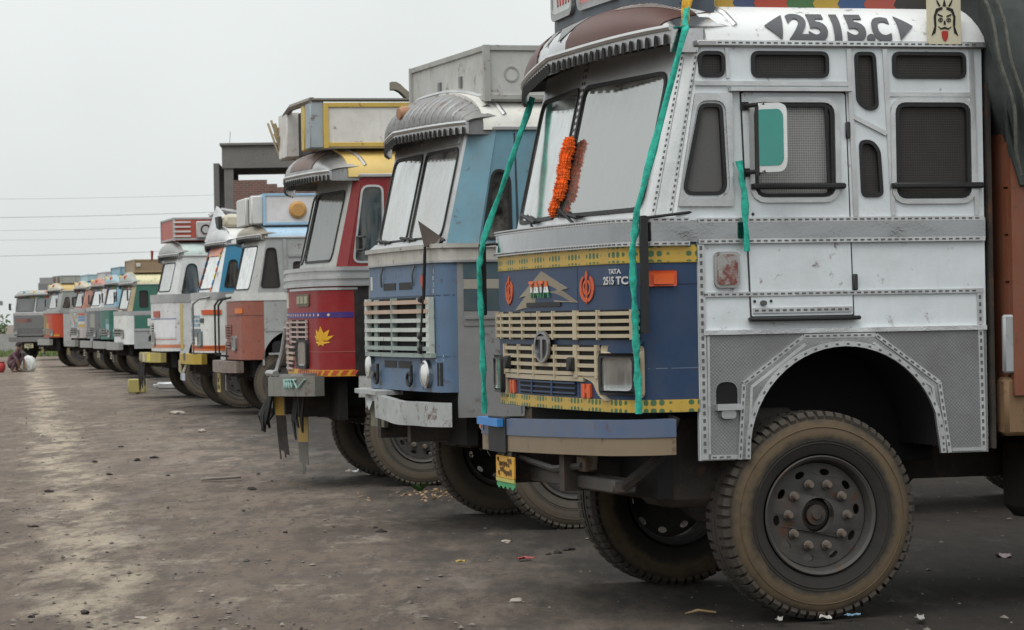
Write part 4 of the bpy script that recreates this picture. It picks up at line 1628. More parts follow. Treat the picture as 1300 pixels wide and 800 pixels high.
# the pale dust track
dq = math_(tr_, 'ABSOLUTE', math_(tr_, 'SUBTRACT', lane, .40))
dq = math_(tr_, 'ADD', dq, math_(tr_, 'MULTIPLY', math_(tr_, 'SUBTRACT', nmid, .5), 1.6))
trk = ramp(tr_, dq, .10, .42, (1, 1, 1, 1), (0, 0, 0, 1))
trk = math_(tr_, 'MULTIPLY', trk, ramp(tr_, noise(tr_, oa_, 1.2, 9, .74), .44, .56))
c = mixc(tr_, math_(tr_, 'MULTIPLY', trk, .85), c, (.40, .335, .255))
# oily dirt plus the shade beneath the trucks, painted into one dark strip
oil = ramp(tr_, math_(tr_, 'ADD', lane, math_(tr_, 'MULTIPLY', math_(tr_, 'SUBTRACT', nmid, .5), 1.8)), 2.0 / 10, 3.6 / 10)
oil_shade_n = nd(tr_, 'ShaderNodeMapRange')
tr_.links.new(math_(tr_, 'ADD', lane, math_(tr_, 'MULTIPLY', math_(tr_, 'SUBTRACT', nmid, .5), 2.6)), oil_shade_n.inputs[0])
oil_shade_n.inputs[1].default_value = 1.9
oil_shade_n.inputs[2].default_value = 3.6
c = mixc(tr_, math_(tr_, 'MULTIPLY', oil_shade_n.outputs[0], .88), c, (.020, .018, .016))
c = mixc(tr_, math_(tr_, 'MULTIPLY', ramp(tr_, nfine, .52, .72), .45), c, (.055, .047, .042))
c = mixc(tr_, math_(tr_, 'MULTIPLY', ramp(tr_, ngrit, .60, .70), .5), c, (.26, .235, .21))
c = mixc(tr_, math_(tr_, 'MULTIPLY', ramp(tr_, noise(tr_, o_, 38, 3), .66, .72), .8), c, (.035, .030, .028))
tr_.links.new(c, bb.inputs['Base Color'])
# damp, packed places shine
damp = ramp(tr_, noise(tr_, oa_, .8, 9, .74), .53, .63)
rg = math_(tr_, 'SUBTRACT', .95, math_(tr_, 'MULTIPLY', damp, .33))
tr_.links.new(rg, bb.inputs['Roughness'])
bb.inputs['Specular IOR Level'].default_value = .22
bn = bump(tr_, bb, math_(tr_, 'ADD', math_(tr_, 'MULTIPLY', nfine, 1.0), math_(tr_, 'MULTIPLY', ngrit, .35)), .9, .035)
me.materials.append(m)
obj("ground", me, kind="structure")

# gravel: thousands of small stones, one mesh
b = MB()
rnd = random.Random(21)
octa = [Vector(v) for v in ((1, 0, 0), (0, 1, 0), (-1, 0, 0), (0, -1, 0), (0, 0, .8), (0, 0, -.6))]
of = [(0, 1, 4), (1, 2, 4), (2, 3, 4), (3, 0, 4), (1, 0, 5), (2, 1, 5), (3, 2, 5), (0, 3, 5)]
gv, gf = [], []


def stone(x, y, r):
    k = len(gv)
    a = rnd.uniform(0, 6)
    sx_, sy_, sz_ = rnd.uniform(.7, 1.5), rnd.uniform(.6, 1.2), rnd.uniform(.4, .9)
    for v in octa:
        p = Vector((v.x * sx_, v.y * sy_, v.z * sz_)) * r * rnd.uniform(.75, 1.25)
        gv.append((x + p.x * math.cos(a) - p.y * math.sin(a), y + p.x * math.sin(a) + p.y * math.cos(a), p.z + r * .2))
    for f in of:
        gf.append(tuple(i + k for i in f))


for i in range(8500):
    y = 12.5 + 55 * rnd.random() ** 1.9
    hw_ = .19 * y
    x = rnd.uniform(-hw_, min(hw_ * .9, 6))
    if x + .164 * y > 2.3 and rnd.random() < .8:
        continue
    stone(x, y, .004 + .019 * rnd.random() ** 4)
me = bpy.data.meshes.new("gravel")
me.from_pydata(gv, [], gf)
mg, tg, bg_ = newmat("gravel_stone")
og = coords(tg)
tg.links.new(ramp(tg, noise(tg, og, 9, 3), .35, .68, (.05, .042, .036, 1), (.24, .21, .18, 1)), bg_.inputs['Base Color'])
bg_.inputs['Roughness'].default_value = .9
me.materials.append(mg)
obj("gravel", me, kind="stuff")


CL = ["dark clod farthest back of those on the open dirt at left", "dark clod nearest of the loose cluster at left middle",
      "dark clod at the left of the cluster on the open dirt", "left one of two dark clods lying close together", "right one of two dark clods lying close together",
      "small dark clod just left of the broken slat", "largest dark clod at the bottom left corner", "small dark clod at the far bottom left, beside the largest clod",
      "dark clod at the left edge in front of the pale dust track", "dark clod at the left edge, second from the bottom", "tiny dark clod in the middle foreground dirt",
      "dark clod alone in the dirt before the blue truck", "left one of the dark clods beside the red wrapper", "right one of the dark clods beside the red wrapper",
      "dark clod just right of the broken slat", "tiny dark clod beside the lone clod before the blue truck", "tiny dark clod among those beside the red wrapper"]
SL_ = ["pale stone nearest the bottom edge left of the big tyre", "pale stone on the dirt between the dust track and the red truck", "pale stone by the white truck with yellow bumper",
       "small pale stone under the red truck's hanging flaps", "pale stone on the dirt behind the red wrapper", "pale stone under the white truck's number plate",
       "pale stone by the weed under the blue truck", "small pale stone near the dust track in the left middle", "tiny pale stone at the bottom edge left of centre"]


# debris one could pick up
def clod(x, y, r, seed, flat=.6, name="dirt_clod", col=(.022, .018, .016), label=None, cat="clod", group=None, str_=1.4):
    rr = random.Random(seed)
    bm = bmesh.new()
    bmesh.ops.create_icosphere(bm, subdivisions=2, radius=1)
    off = Vector((seed * 3.1, 0, 0))
    for v in bm.verts:
        d = 1 + .55 * mn.noise(v.co * 1.3 + off) + .25 * mn.noise(v.co * 3.5 + off)
        v.co = Vector((v.co.x * str_, v.co.y, v.co.z * flat)) * d * r
        v.co.z = max(v.co.z, -.2 * r)
    me = bpy.data.meshes.new(name)
    bm.to_mesh(me)
    bm.free()
    me.materials.append(plain(col, .9))
    return obj(name, me, None, (x, y, r * .18), (0, 0, rr.uniform(0, 6)), label, cat, group)


for i, (x, y, r) in enumerate([(-4.7, 35.8, .04), (-3.98, 29.4, .035), (-4.5, 32.1, .04), (-4.07, 32.3, .05), (-3.95, 32.8, .05), (-3.35, 28.9, .035), (-2.23, 15.44, .035), (-2.48, 15.28, .025), (-3.55, 22.0, .04), (-4.14, 26.6, .04), (-1.62, 21.0, .02), (-.94, 20.88, .04), (.26, 18.8, .035), (.33, 19.0, .04), (-2.32, 26.39, .045), (-1.0, 21.3, .025), (.20, 18.7, .02)]):
    clod(x, y, r * .72, i + 1, label=CL[i], group="dark clods on the dirt")
for i, (x, y, r) in enumerate([(0, 15.66, .028), (-4.22, 40.46, .05), (-5.42, 48.2, .09), (-1.62, 29.2, .03), (-.07, 19.74, .03), (.26, 22.4, .04), (-.31, 24.8, .05), (-6.3, 40, .04), (-1.9, 15.1, .02)]):
    clod(x, y, r, i + 40, .5, "pale_stone", (.34, .30, .26), SL_[i], "stone", "pale loose stones")


def scrap(x, y, w, l, col, name, label, cat, seed, lift=.006, group=None):
    rr = random.Random(seed)
    m = MB()
    ph = rr.uniform(0, 6)
    f = lambda a, b_: Vector((w * (a - .5) * (1 + .3 * math.sin(b_ * 5 + ph)), l * (b_ - .5) * (1 + .2 * math.sin(a * 4 + ph)), .010 + lift + .12 * min(w, l) * math.sin(a * 6 + ph) * math.sin(b_ * 5 + ph * 2) + .06 * min(w, l) * math.sin(a * 13 + b_ * 9)))
    m.shell(f, lambda a, b_: f(a, b_) - Vector((0, 0, .003)), 6, 6)
    o = m.build(name, paint(col, .3, .6), None, label=label, cat=cat, group=group)
    o.location = (x, y, .004)
    o.rotation_euler = (0, 0, ph)
    return o


scrap(.05, 18.25, .11, .06, (.30, .05, .05), "wrapper", "torn red wrapper on the dirt before the white truck's bumper", "wrapper", 1)
scrap(-.34, 18.11, .045, .06, (.40, .28, .05), "leaf", "yellow leaf lying flat on the open dirt", "leaf", 2)
scrap(1.26, 14.39, .14, .03, (.36, .35, .33), "paper_scrap", "white paper scrap left of the big front tyre's foot", "paper scrap", 3)
scrap(1.93, 14.35, .15, .04, (.34, .33, .32), "paper_scrap", "white paper scrap right of the big front tyre's foot", "paper scrap", 4)
scrap(1.62, 14.5, .07, .04, (.16, .26, .36), "wrapper", "pale blue wrapper by the big front tyre's foot", "wrapper", 5)
scrap(1.48, 14.42, .10, .05, (.45, .42, .40), "paper_scrap", "grey paper scrap right under the big front tyre", "paper scrap", 6)
scrap(2.2, 18.2, .16, .08, (.28, .28, .27), "plastic_bag", "grey crumpled plastic bag lying behind the white truck's front wheel", "plastic bag", 7)
scrap(2.9, 17.8, .14, .08, (.30, .22, .22), "wrapper", "dull pink wrapper in the shade under the white truck", "wrapper", 8)
scrap(-1.50, 29.0, .10, .10, (.55, .55, .53), "paper_scrap", "white paper scrap beside the red truck's hanging flaps", "paper scrap", 9)
m = MB()
m.box(-.19, .19, -.035, .035, 0, .022, .004)
for v in m.bm.verts:
    v.co.z += .03 * (v.co.x + .19)
    v.co.y += .02 * math.sin(v.co.x * 12)
o = m.build("broken_slat", plain((.20, .17, .14), .8), None, label="broken pale wooden slat lying on the dirt in the middle", cat="slat")
o.location, o.rotation_euler = (-2.74, 27.9, .01), (0, 0, .3)
m = MB()
for i in range(7):
    a = random.uniform(-.2, .2)
    m.tube([(-.07 + .01 * i, .004 * i + a * .05, .006 + .002 * i), (.0, a * .1, .016 + .001 * i), (.07 + .004 * i, a * .2, .006)], .003, 5)
o = m.build("straw", plain((.35, .24, .12), .8), None, label="little tuft of straw left of the big front tyre", cat="straw")
o.location, o.rotation_euler = (.90, 14.85, 0), (0, 0, .2)
# scraps of leaf and peel under the blue truck
m = MB()
rnd = random.Random(4)
for i in range(240):
    x, y = rnd.gauss(0, .30), rnd.gauss(0, .35)
    s_ = rnd.uniform(.006, .022)
    a = rnd.uniform(0, 6)
    z_ = rnd.uniform(.004, .02)
    f = lambda p, q, o: Vector((x + (p * math.cos(a) - q * math.sin(a)), y + p * math.sin(a) + q * math.cos(a), z_ + o + p * .3))
    m.plate(f, [(-s_, -s_ * .6), (s_, -s_ * .5), (s_ * .8, s_ * .6), (-s_ * .9, s_ * .5)], [], 0, .004)
o = m.build("litter", plain((.26, .17, .10), .8), None, kind="stuff")
o.location = (-.45, 25.0, 0)
m = MB()
for i in range(14):
    a, r_ = rnd.uniform(0, 6.3), rnd.uniform(.03, .11)
    h = rnd.uniform(.03, .10)
    tip = Vector((r_ * math.cos(a), r_ * math.sin(a), h))
    x = Vector((-math.sin(a), math.cos(a), 0)) * .018
    md = tip * .55 + Vector((0, 0, .02))
    m.face([Vector((0, 0, .0)), md + x, tip, md - x])
    m.face([Vector((0, 0, -.004)), md - x - Vector((0, 0, .004)), tip - Vector((0, 0, .004)), md + x - Vector((0, 0, .004))])
o = m.build("weed", plain((.06, .12, .03), .7), None, label="tiny green weed sprouting among litter under the blue truck", cat="weed")
o.location = (-.81, 25.58, 0)

# ================================================================== truck 2: blue, second
TB = (.13, .27, .345)
t = T2 = Truck("blue truck with pale slatted grille and dented white bumper, second in the row", -.815, 21.5, 17.0,
               hw=1.02, r=.10, wrap=.15, uc=.01, vis_back=.03, belt=1.87, belt_h=.12, zg=2.78, zt=3.07, zb=.975, zs=.80, L=1.9, b=.025, front=(.085, .145, .235), side_low=(.25, .255, .26), side_up=TB,
               roof=(.68, .67, .62), pillar=alu(.50, .4, .35), belt_m=paint((.45, .43, .39), .45, .5, .2, .25), vis_m=alu(.26, .42, .6, .7, .35), vis_ov=.25, dirt=.48, ax=1.0,
               wins=[('q', rpoly([(.42, 2.50), (.50, 2.50), (.54, 2.44), (.545, 2.03), (.34, 2.03)], [.07, .06, .03, .05, .06]), 'glass'), ('d', rrect(.70, 1.25, 2.05, 2.52, .07), 'glass')], wind_dust=.24, wind_refl=.34, cargo=(.10, .10, .11), seed=4.0)
t.cab()
t.chassis(-.12)
t.cargo_body()
rt = t.root
# corrugated visor: raised ribs
b = MB()
for i in range(22):
    v = -1.0 + 2.0 * (i + .5) / 22
    b.shell(lambda a, c: t.vis(v - .016 + .032 * a, .06 + .86 * c, .012 * math.sin(PI * a) + .001), lambda a, c: t.vis(v - .016 + .032 * a, .06 + .86 * c, -.002), 4, 6)
b.build("visor_ribs", alu(.24, .45, .6, .7, .4, 2), rt)
MB().tube([t.vis(-t.hw + 2 * t.hw * i / 40, 1, .006) for i in range(41)], .02, 6).build("visor_moulding", alu(.45, .35, .4), rt)
b = MB()
b.lathe([(0, -.045), (.04, -.04), (.055, -.01), (.055, .03)], 16)
p = t.vis(-.05, .45, .0)
for v in b.bm.verts:
    v.co = Matrix.Translation(p) @ Matrix.Rotation(R(-80), 4, 'Z') @ v.co
b.build("visor_lamp", paint((.34, .17, .09), .4, .5, 0, .5), rt)
# header panel over each pane
for sg in (-1, 1):
    q = [(sg * .12, 2.695), (sg * .86, 2.695), (sg * .86, 2.755), (sg * .12, 2.755)]
    MB().plate(t.wm, q, [], .001, .02).build("header_panel", alu(.5, .35, .4), rt)
# teal body colour round the corner posts
for sg in (-1,):
    f = lambda k, zz, o: t.wm(sg * (t.hw - .10), zz, o).lerp(Vector((t.edge_u(zz), sg * (t.hw + o), zz)), k)
    MB().patch(lambda a, c, o: f(a, c, o), .12, 1.0, t.belt + .13, 2.77, .001, .006, 2, 6).build("corner_cover", t.sum_, rt)
MB().patch(t.near_side, .28, .30, 2.0, 2.76, .001, .010, 1, 1)
t.trim(t.near_side, [(.58, 2.76), (.60, 1.99)], .012, .002, plain((.03, .05, .06)), "door_seam")
t.trim(t.near_side, [(.58, 2.76), (.60, .82)], .006, .003, plain((.03, .05, .06)), "door_seam")
# side bands
for z0_, z1_, m_ in ((1.755, 1.865, paint((.045, .085, .105), .35)), (1.685, 1.752, paint((.30, .29, .25), .4)), (1.535, 1.682, paint((.045, .075, .09), .35)), (1.43, 1.53, alu(.42, .4, .4))):
    MB().patch(t.near_side, .195, 1.88, z0_, z1_, .001, .006, 1, 1).build("side_band", m_, rt)
MB().patch(t.near_side, .2, 1.88, 1.475, 1.49, .006, .016, 1, 1).build("side_moulding", alu(.5, .3, .3), rt)
MB().patch(t.near_side, .62, .66, 1.60, 1.68, .006, .02, 1, 1).build("side_marker", paint((.45, .09, .03), .2), rt)
# belt moulding lines and bonnet lip
t.trim(t.fa, [(-t.aE + .02, 1.985), (t.aE - .02, 1.985)], .03, .03, paint((.42, .41, .38), .45, .5, .2, .2))
t.trim(t.fa, [(-t.aE + .02, 1.878), (t.aE - .02, 1.878)], .016, .02, alu(.4, .4, .4))
b = MB()
f = lambda a, c: t.fa(-.98 + 1.96 * a, 1.99, .02).lerp(t.wm(-.9 + 1.8 * a, 2.04, .02), c)
b.shell(f, lambda a, c: f(a, c) - Vector((0, 0, .02)), 20, 1)
b.build("scuttle", alu(.45, .4, .45), rt)
# grille: two peach slats over four mint ones
PE, MI = paint((.46, .33, .25), .35, .5, 0, .2), paint((.46, .50, .46), .35, .5, 0, .2)
MI2 = paint((.27, .33, .31), .35, .5, 0, .2)
g = t.grille(.90, -.88, 1.245, 1.635, 6, [MI2, MI, MI, MI, PE, PE], [(.02, .016)], .44, o=.05)
for a in (.62, -.60):
    MB().patch(t.fa, a - .06, a + .06, 1.25, 1.63, .006, .022, 2, 1).build("grille_bar", MI2, g)
for a in (.87, -.86):
    MB().patch(t.fa, a - .035, a + .035, 1.245, 1.635, .006, .046, 2, 1).build("grille_bar", MI, g)
MB().patch(t.fa, .94, -.91, 1.215, 1.245, .002, .04, 20, 1).build("grille_bar", MI2, g)
t.trim(t.fa, [(-t.aW + .02, 1.645), (t.aC - .05, 1.645)], .006, .003, plain((.03, .05, .09)), "panel_seam")
t.trim(t.fa, [(-t.aW + .02, 1.222), (t.aC - .05, 1.222)], .008, .003, plain((.05, .09, .13)), "panel_seam")
t.trim(t.fa, [(-.56, 1.215), (-.60, .99)], .006, .003, plain((.03, .05, .09)), "panel_seam")
for a0, a1 in ((.42, .06), (-.04, -.38)):
    t.spot(a0, a1, 1.695, 1.745, None, "latch_slot", .004, mat=plain((.008, .008, .009)))
    t.spot(a0 * .9 + .05, a1 * .9 + .02, 1.135, 1.185, None, "air_slot", .004, mat=plain((.008, .008, .009)))
for a, dz in ((.46, 0), (-.42, 0)):
    MB().tube([t.fa(a, 1.72, .01), t.fa(a - .03, 1.80, .02), t.fa(a - .05, 1.86, .01)], .008, 5).build("latch", alu(.2, .4, .5), rt)
t.spot(-.93, -.99, 1.02, 1.18, None, "air_slot", .004, mat=plain((.008, .008, .009)))
t.spot(.86, .80, 1.70, 1.80, (.5, .5, .48), "maker_plate", .005)
MB().plate(t.fa, [(-.58, 1.76), (-.62, 1.80), (-.66, 1.76), (-.62, 1.69)], [], .001, .005).build("red_emblem", paint((.45, .05, .03), .2), rt)
for i in range(4):
    t.spot(-.86 - .014 * (i % 2), -.89, 1.66 + i * .045, 1.69 + i * .045, (.28, .33, .38), "scratch_mark", .003)
for i in range(2):
    t.spot(-.9, -1.0, 1.19 + i * .03, 1.205 + i * .03, (.30, .36, .42), "scratch_mark", .003)
t.round_light(-.73, 1.10, .098)
t.round_light(.87, 1.14, .098)
for a in (.60, -.36):
    b = MB()
    ring = [t.fa(a + .055 * math.cos(q), 1.06 + .045 * math.sin(q), .03) for q in [2 * PI * i / 14 for i in range(15)]]
    b.tube(ring, .012, 6)
    b.tube([t.fa(a - .05, 1.04, .03), t.fa(a - .055, 1.16, .03)], .012, 6)
    b.build("tow_eye", RUBBER, rt)
# dented bumper: one torn end, one good length
WB = paint((.37, .385, .385), .4, .5, .1, .35, .4, .4, 3)
bmp = lambda a, z_, o: t.fa(a, z_ + .025 * a + .008 * math.sin(a * 5), o + .008 * math.sin(a * 7 + z_ * 6))
MB().patch(bmp, -1.05, .26, .76, .925, .06, .12, 30, 4).build("bumper", WB, rt)
b = MB()
b.plate(bmp, [(.265, .925), (1.02, .925), (1.02, .765), (.70, .80), (.60, .84), (.52, .80), (.40, .875), (.30, .88)], [], .07, .10)
b.build("torn_bumper_end", WB, rt)
MB().patch(bmp, 1.02, .2, .925, .955, -.08, .13, 14, 1).build("bumper_top", WB, rt)
MB().patch(t.fa, .72, .28, .70, .90, .02, .05, 4, 1).build("bumper_backing", paint((.13, .13, .09), .4, .6, 0, .4), rt)
for a in (-.45, .45):
    p = t.fa(a, 0, .06)
    MB().box(p.x, p.x + .4, p.y - .04, p.y + .04, .78, .90).build("bumper_bracket", GRIME, rt)
for v in (-.3, .4):
    b = MB()
    b.tube([t.wm(v, 1.98, .03), t.wm(v + .18, 2.06, .04)], .008, 6)
    b.tube([t.wm(v, 2.045, .03), t.wm(v + .42, 2.07, .03)], .011, 6)
    b.build("wiper", RUBBER, rt)
t.mirror(.0, 2.06, 1, .16, .09, .12)
# roof box
t.roof_box(.40, 1.85, .98, 2.98, 3.37, paint((.44, .44, .42), .35, .5, .1, .2), paint((.36, .36, .34), .4, .5, .2, .3), 2)
b = MB()
for uu in (.58,):
    ring = [(uu + .055 * math.cos(q), 3.17 + .055 * math.sin(q)) for q in [2 * PI * i / 20 for i in range(20)]]
    b.plate(lambda a, c, o: Vector((a, -.98 - o, c)), ring, [[(uu + (x - uu) * .8, 3.17 + (y - 3.17) * .8) for x, y in ring]], 0, .006)
b.build("ring_mark", paint((.30, .30, .29), .3), rt)
for yy in (-.35, .2):
    MB().box(.385, .40, yy - .03, yy + .03, 3.12, 3.2).build("latch", alu(.2, .4, .5), rt)
# dangling black cable and the small flag shaped vane
bpy.context.view_layer.update()
b = MB()
b.tube(polyline([(.10, -.92, 2.03), (-.03, -.86, 1.99), (-.03, -.80, 1.62), (-.035, -.72, 1.33), (-.04, -.72, 1.24)], 6, .01), .012, 6)
for z_ in (1.62, 1.36, 1.28):
    b.lathe([(0, -.03), (.025, -.02), (.025, .02), (0, .03)], 8, (-.035, -.76 if z_ > 1.5 else -.73, z_))
world_thing("cable", b, RUBBER, "black cable with knots dangling over the pale slatted grille of the blue truck", "cable", T2)
b = MB()
b.plate(lambda a, c, o: Vector((.02 + a, -.88 + o, c)), [(-.10, 2.16), (.10, 2.02), (-.06, 1.98)], [], -.008, .008)
b.build("corner_vane", plain((.10, .075, .065), .6), rt)

# ================================================================== truck 3: red with a yellow roof
t = T3 = Truck("red truck with yellow roof, white roof box and lotus painted on its nose", -1.98, 27.3, 12.5,
               hw=1.08, belt=1.79, belt_h=.16, zg=2.74, zt=3.02, zb=.985, zs=.80, front=(.22, .010, .013), side_low=(.42, .42, .40), side_up=(.20, .010, .014), roof=(.62, .44, .14), pillar=paint((.40, .40, .38), .4, .4, .3, .2),
               vis_m=alu(.42, .34, .6, .8, .35), vis_ov=.32, vis_back=.0, b=.06, r=.20, wrap=.40, dirt=.28, ax=.98, inner=(.46, .36, .24),
               wins=[('d', rpoly([(.46, 2.66), (.64, 2.66), (.64, 1.99), (.37, 1.99)], .06), 'bright'), ('e', rrect(.80, 1.35, 2.02, 2.62, .06), 'glass')], wind_dust=.16, wind_refl=.0, cargo=(.12, .03, .03), seed=2.5)
t.cab()
t.chassis(-.10)
t.cargo_body()
rt = t.root
SIL3 = alu(.5, .35, .4)
for zz in (1.80, 1.865, 1.935):
    t.trim(t.fa, [(-t.aE + .02, zz), (t.aE - .02, zz)], .035, .03, SIL3)
f3 = lambda k, zz, o: t.wm(-(t.hw - .10), zz, o).lerp(Vector((t.edge_u(zz), -(t.hw + o), zz)), k)
MB().patch(f3, .30, 1.0, t.belt + .165, t.zg - .01, .001, .006, 2, 6).build("corner_cover", t.sum_, rt)
t.trim(t.fa, [(-t.aW, 1.760), (.3, 1.760)], .02, .008, alu(.6, .3, .3), dash=None)
t.spot(1.1, -t.aW + .04, 1.505, 1.555, (.045, .02, .16), "blue_band", .004)
b = MB()
for i in range(16):
    a = .8 - i * .125
    b.plate(t.fa, [(a - .018, 1.53), (a, 1.545), (a + .018, 1.53), (a, 1.515)], [], .004, .006)
b.build("band_dots", paint((.6, .45, .4), .2), rt)
t.spot(.95, .45, 1.60, 1.74, (.50, .42, .36), "badge_plate", .006)
MB().plate(t.fa, rrect(-.68, -.18, 1.61, 1.72, .02), [], .001, .012).build("badge_plate", paint((.14, .12, .07), .35, .5, .3), rt)
for i in range(3):
    t.spot(-.22 - i * .16, -.33 - i * .16, 1.635, 1.70, (.30, .28, .20), "badge_letter", .018)
SL = paint((.44, .33, .30), .35, .5)
t.grille(1.02, .26, 1.29, 1.49, 4, SL, [.98, .62, .28], .36)
t.grille(.20, -.62, 1.27, 1.49, 5, SL, [.18, -.22, -.60], .36)
t.grille(1.02, .0, 1.16, 1.27, 2, SL, [.98, .5], .36)
t.grille(1.02, .10, 1.02, 1.12, 2, SL, [.98, .5], .36)
t.spot(1.05, .05, 1.122, 1.155, (.42, .30, .22), "grille_border", .02)
t.headlight(-.42, 1.185, .44, .26, .06, RUBBER)
t.spot(1.05, -t.aW + .03, .99, 1.045, (.55, .28, .02), "orange_band", .004)
b = MB()
for i in range(14):
    a = -.15 - i * .085
    b.plate(t.fa, [(a, 1.0), (a - .05, 1.0), (a - .08, 1.04), (a - .03, 1.04)], [], .004, .006)
b.build("band_hatching", paint((.40, .06, .02), .2), rt)
t.trim(t.fa, [(-t.aW, 1.205), (-.64, 1.205)], .005, .003, plain((.30, .10, .09)), "panel_seam")
LOT = paint((.62, .33, .015), .2, .5)
b = MB()
for ang, ln, w_ in ((0, .13, .045), (32, .12, .04), (-32, .12, .04), (62, .10, .035), (-62, .10, .035), (100, .07, .03), (-100, .07, .03), (150, .05, .03), (-150, .05, .03)):
    ca, sa = math.cos(R(ang)), math.sin(R(ang))
    pt = lambda x, y: (-.98 - (x * ca + y * sa) * 1.6, 1.30 + (-x * sa + y * ca))
    b.plate(t.fa, [pt(0, 0), pt(w_ * .55, ln * .5), pt(0, ln), pt(-w_ * .55, ln * .5)], [], .001, .005 + abs(ang) * 2e-6)
b.build("lotus_emblem", LOT, rt)
t.spot(-t.aW + .03, -t.aW - .10, .99, 1.78, (.008, .008, .009), "corner_gap", .003)
# bumper, twisted, with a chain of scratches
BM3 = paint((.20, .20, .18), .5, .5, .4, .35, .6)
mp3 = lambda a, z_, o: t.fa(a, z_ - .02 * a, o + .02 * math.sin(a * 6))
MB().patch(mp3, -1.05, 1.02, .80, .975, .05, .20, 36, 3).build("bumper", BM3, rt)
MB().patch(mp3, -.9, .9, .975, 1.0, .0, .12, 20, 1).build("bumper_top", alu(.33, .4, .6), rt)
for k in range(6):
    MB().tube([mp3(-.55 - k * .07, .95, .21), mp3(-.60 - k * .07, .87, .215), mp3(-.65 - k * .07, .95, .21)], .009, 5).build("chevron_mark", paint((.25, .42, .38), .3), rt)
for a in (-.45, .45):
    p = t.fa(a, 0, .06)
    MB().box(p.x, p.x + .4, p.y - .04, p.y + .04, .82, .95).build("bumper_bracket", GRIME, rt)
# bent guard at the far end
b = MB()
b.tube([t.fa(.95, 1.42, .02), t.fa(1.0, 1.20, .08), t.fa(1.0, 1.02, .14), t.fa(.95, .80, .16)], .022, 7)
b.tube([t.fa(1.02, 1.30, .02), t.fa(1.05, 1.10, .14), t.fa(1.0, .95, .20), t.fa(.95, .66, .18)], .018, 7)
b.tube([t.fa(1.0, .99, .18), t.fa(.6, 1.0, .20), t.fa(.2, 1.0, .16)], .03, 7)
b.build("bumper_guard", alu(.34, .4, .6, .7, .3), rt)
# roof box with yellow edges, plus its open front
YT = paint((.52, .36, .08), .3, .5, 0, .2)
t.roof_box(.16, 1.90, .98, 3.0, 3.40, paint((.62, .60, .56), .4, .5, 0, .2), YT, 1)
for i, (y0, y1, c) in enumerate(((-.98, -.70, (.30, .34, .36)), (-.62, -.45, (.55, .40, .10)), (.45, .98, (.60, .58, .55)))):
    MB().box(.02, .145, y0, y1, 3.0, 3.42, .01).build("roof_box_front", paint(c, .4, .5, 0, .3), rt)
MB().box(.13, .145, -.44, .44, 3.0, 3.40).build("roof_box_opening", plain((.012, .012, .014)), rt)
MB().tube([(.04, -.98, 3.42), (.03, .2, 3.44), (.06, .98, 3.38)], .032, 6).build("roof_rail", paint((.16, .14, .12), .4, .6, 0, .5), rt)
MB().tube([(.04, -.98, 3.425), (1.95, -1.0, 3.42)], .018, 6).build("roof_rail", paint((.10, .09, .08), .4, .6, 0, .5), rt)
MB().tube([(.92, -1.0, 3.42), (.97, -1.01, 3.2), (1.06, -1.0, 3.42)], .012, 5).build("blue_cord", cloth_mat((.12, .2, .30)), rt)
MB().box(.94, .98, -1.005, -.99, 3.14, 3.30).build("rust_drip", paint((.36, .26, .12), .2), rt)
rmap = lambda x, y, o: (lambda p, n: Vector((x, p.x + n.x * (o + .014), p.y + n.y * (o + .014))))(*t.rp.at(y))
b = MB()
b.conform(rmap, lambda m, ip: m.text("2515", .22, ip, .80, .035, .003, sx=1.2, bold=.008))
b.build("roof_lettering", paint((.10, .10, .09), .2), rt)
MB().tube([t.vis(-t.hw + 2 * t.hw * i / 40, 1, .006) for i in range(41)], .018, 6).build("visor_moulding", SIL3, rt)
for v0_, v1_ in ((-.75, -.15), (.2, .8)):
    MB().shell(lambda a, c: t.vis(v0_ + (v1_ - v0_) * a, .14 + .62 * c, .006), lambda a, c: t.vis(v0_ + (v1_ - v0_) * a, .14 + .62 * c, .001), 10, 5).build("visor_panel", paint((.16, .11, .10), .5, .5, .2, .3), rt)
b = MB()
ring = [(-.02 + .06 * math.cos(q), 2.12 + .09 * math.sin(q)) for q in [2 * PI * i / 16 for i in range(16)]]
for vv, c in ((-.8, (.42, .32, .20)), (-.45, (.30, .24, .20))):
    MB().box(.42, .50, vv - .14, vv + .14, 2.30, 2.72, .03).build("cab_curtain", cloth_mat(c), rt)
MB().box(.24, .34, -.85, -.25, 1.98, 2.10, .02).build("dashboard_shrine", paint((.40, .25, .12), .2), rt)
MB().tube([(.30, -.55, 2.1), (.30, -.55, 2.32)], .03, 8).build("dashboard_vase", alu(.5, .3, .2), rt)

bpy.context.view_layer.update()


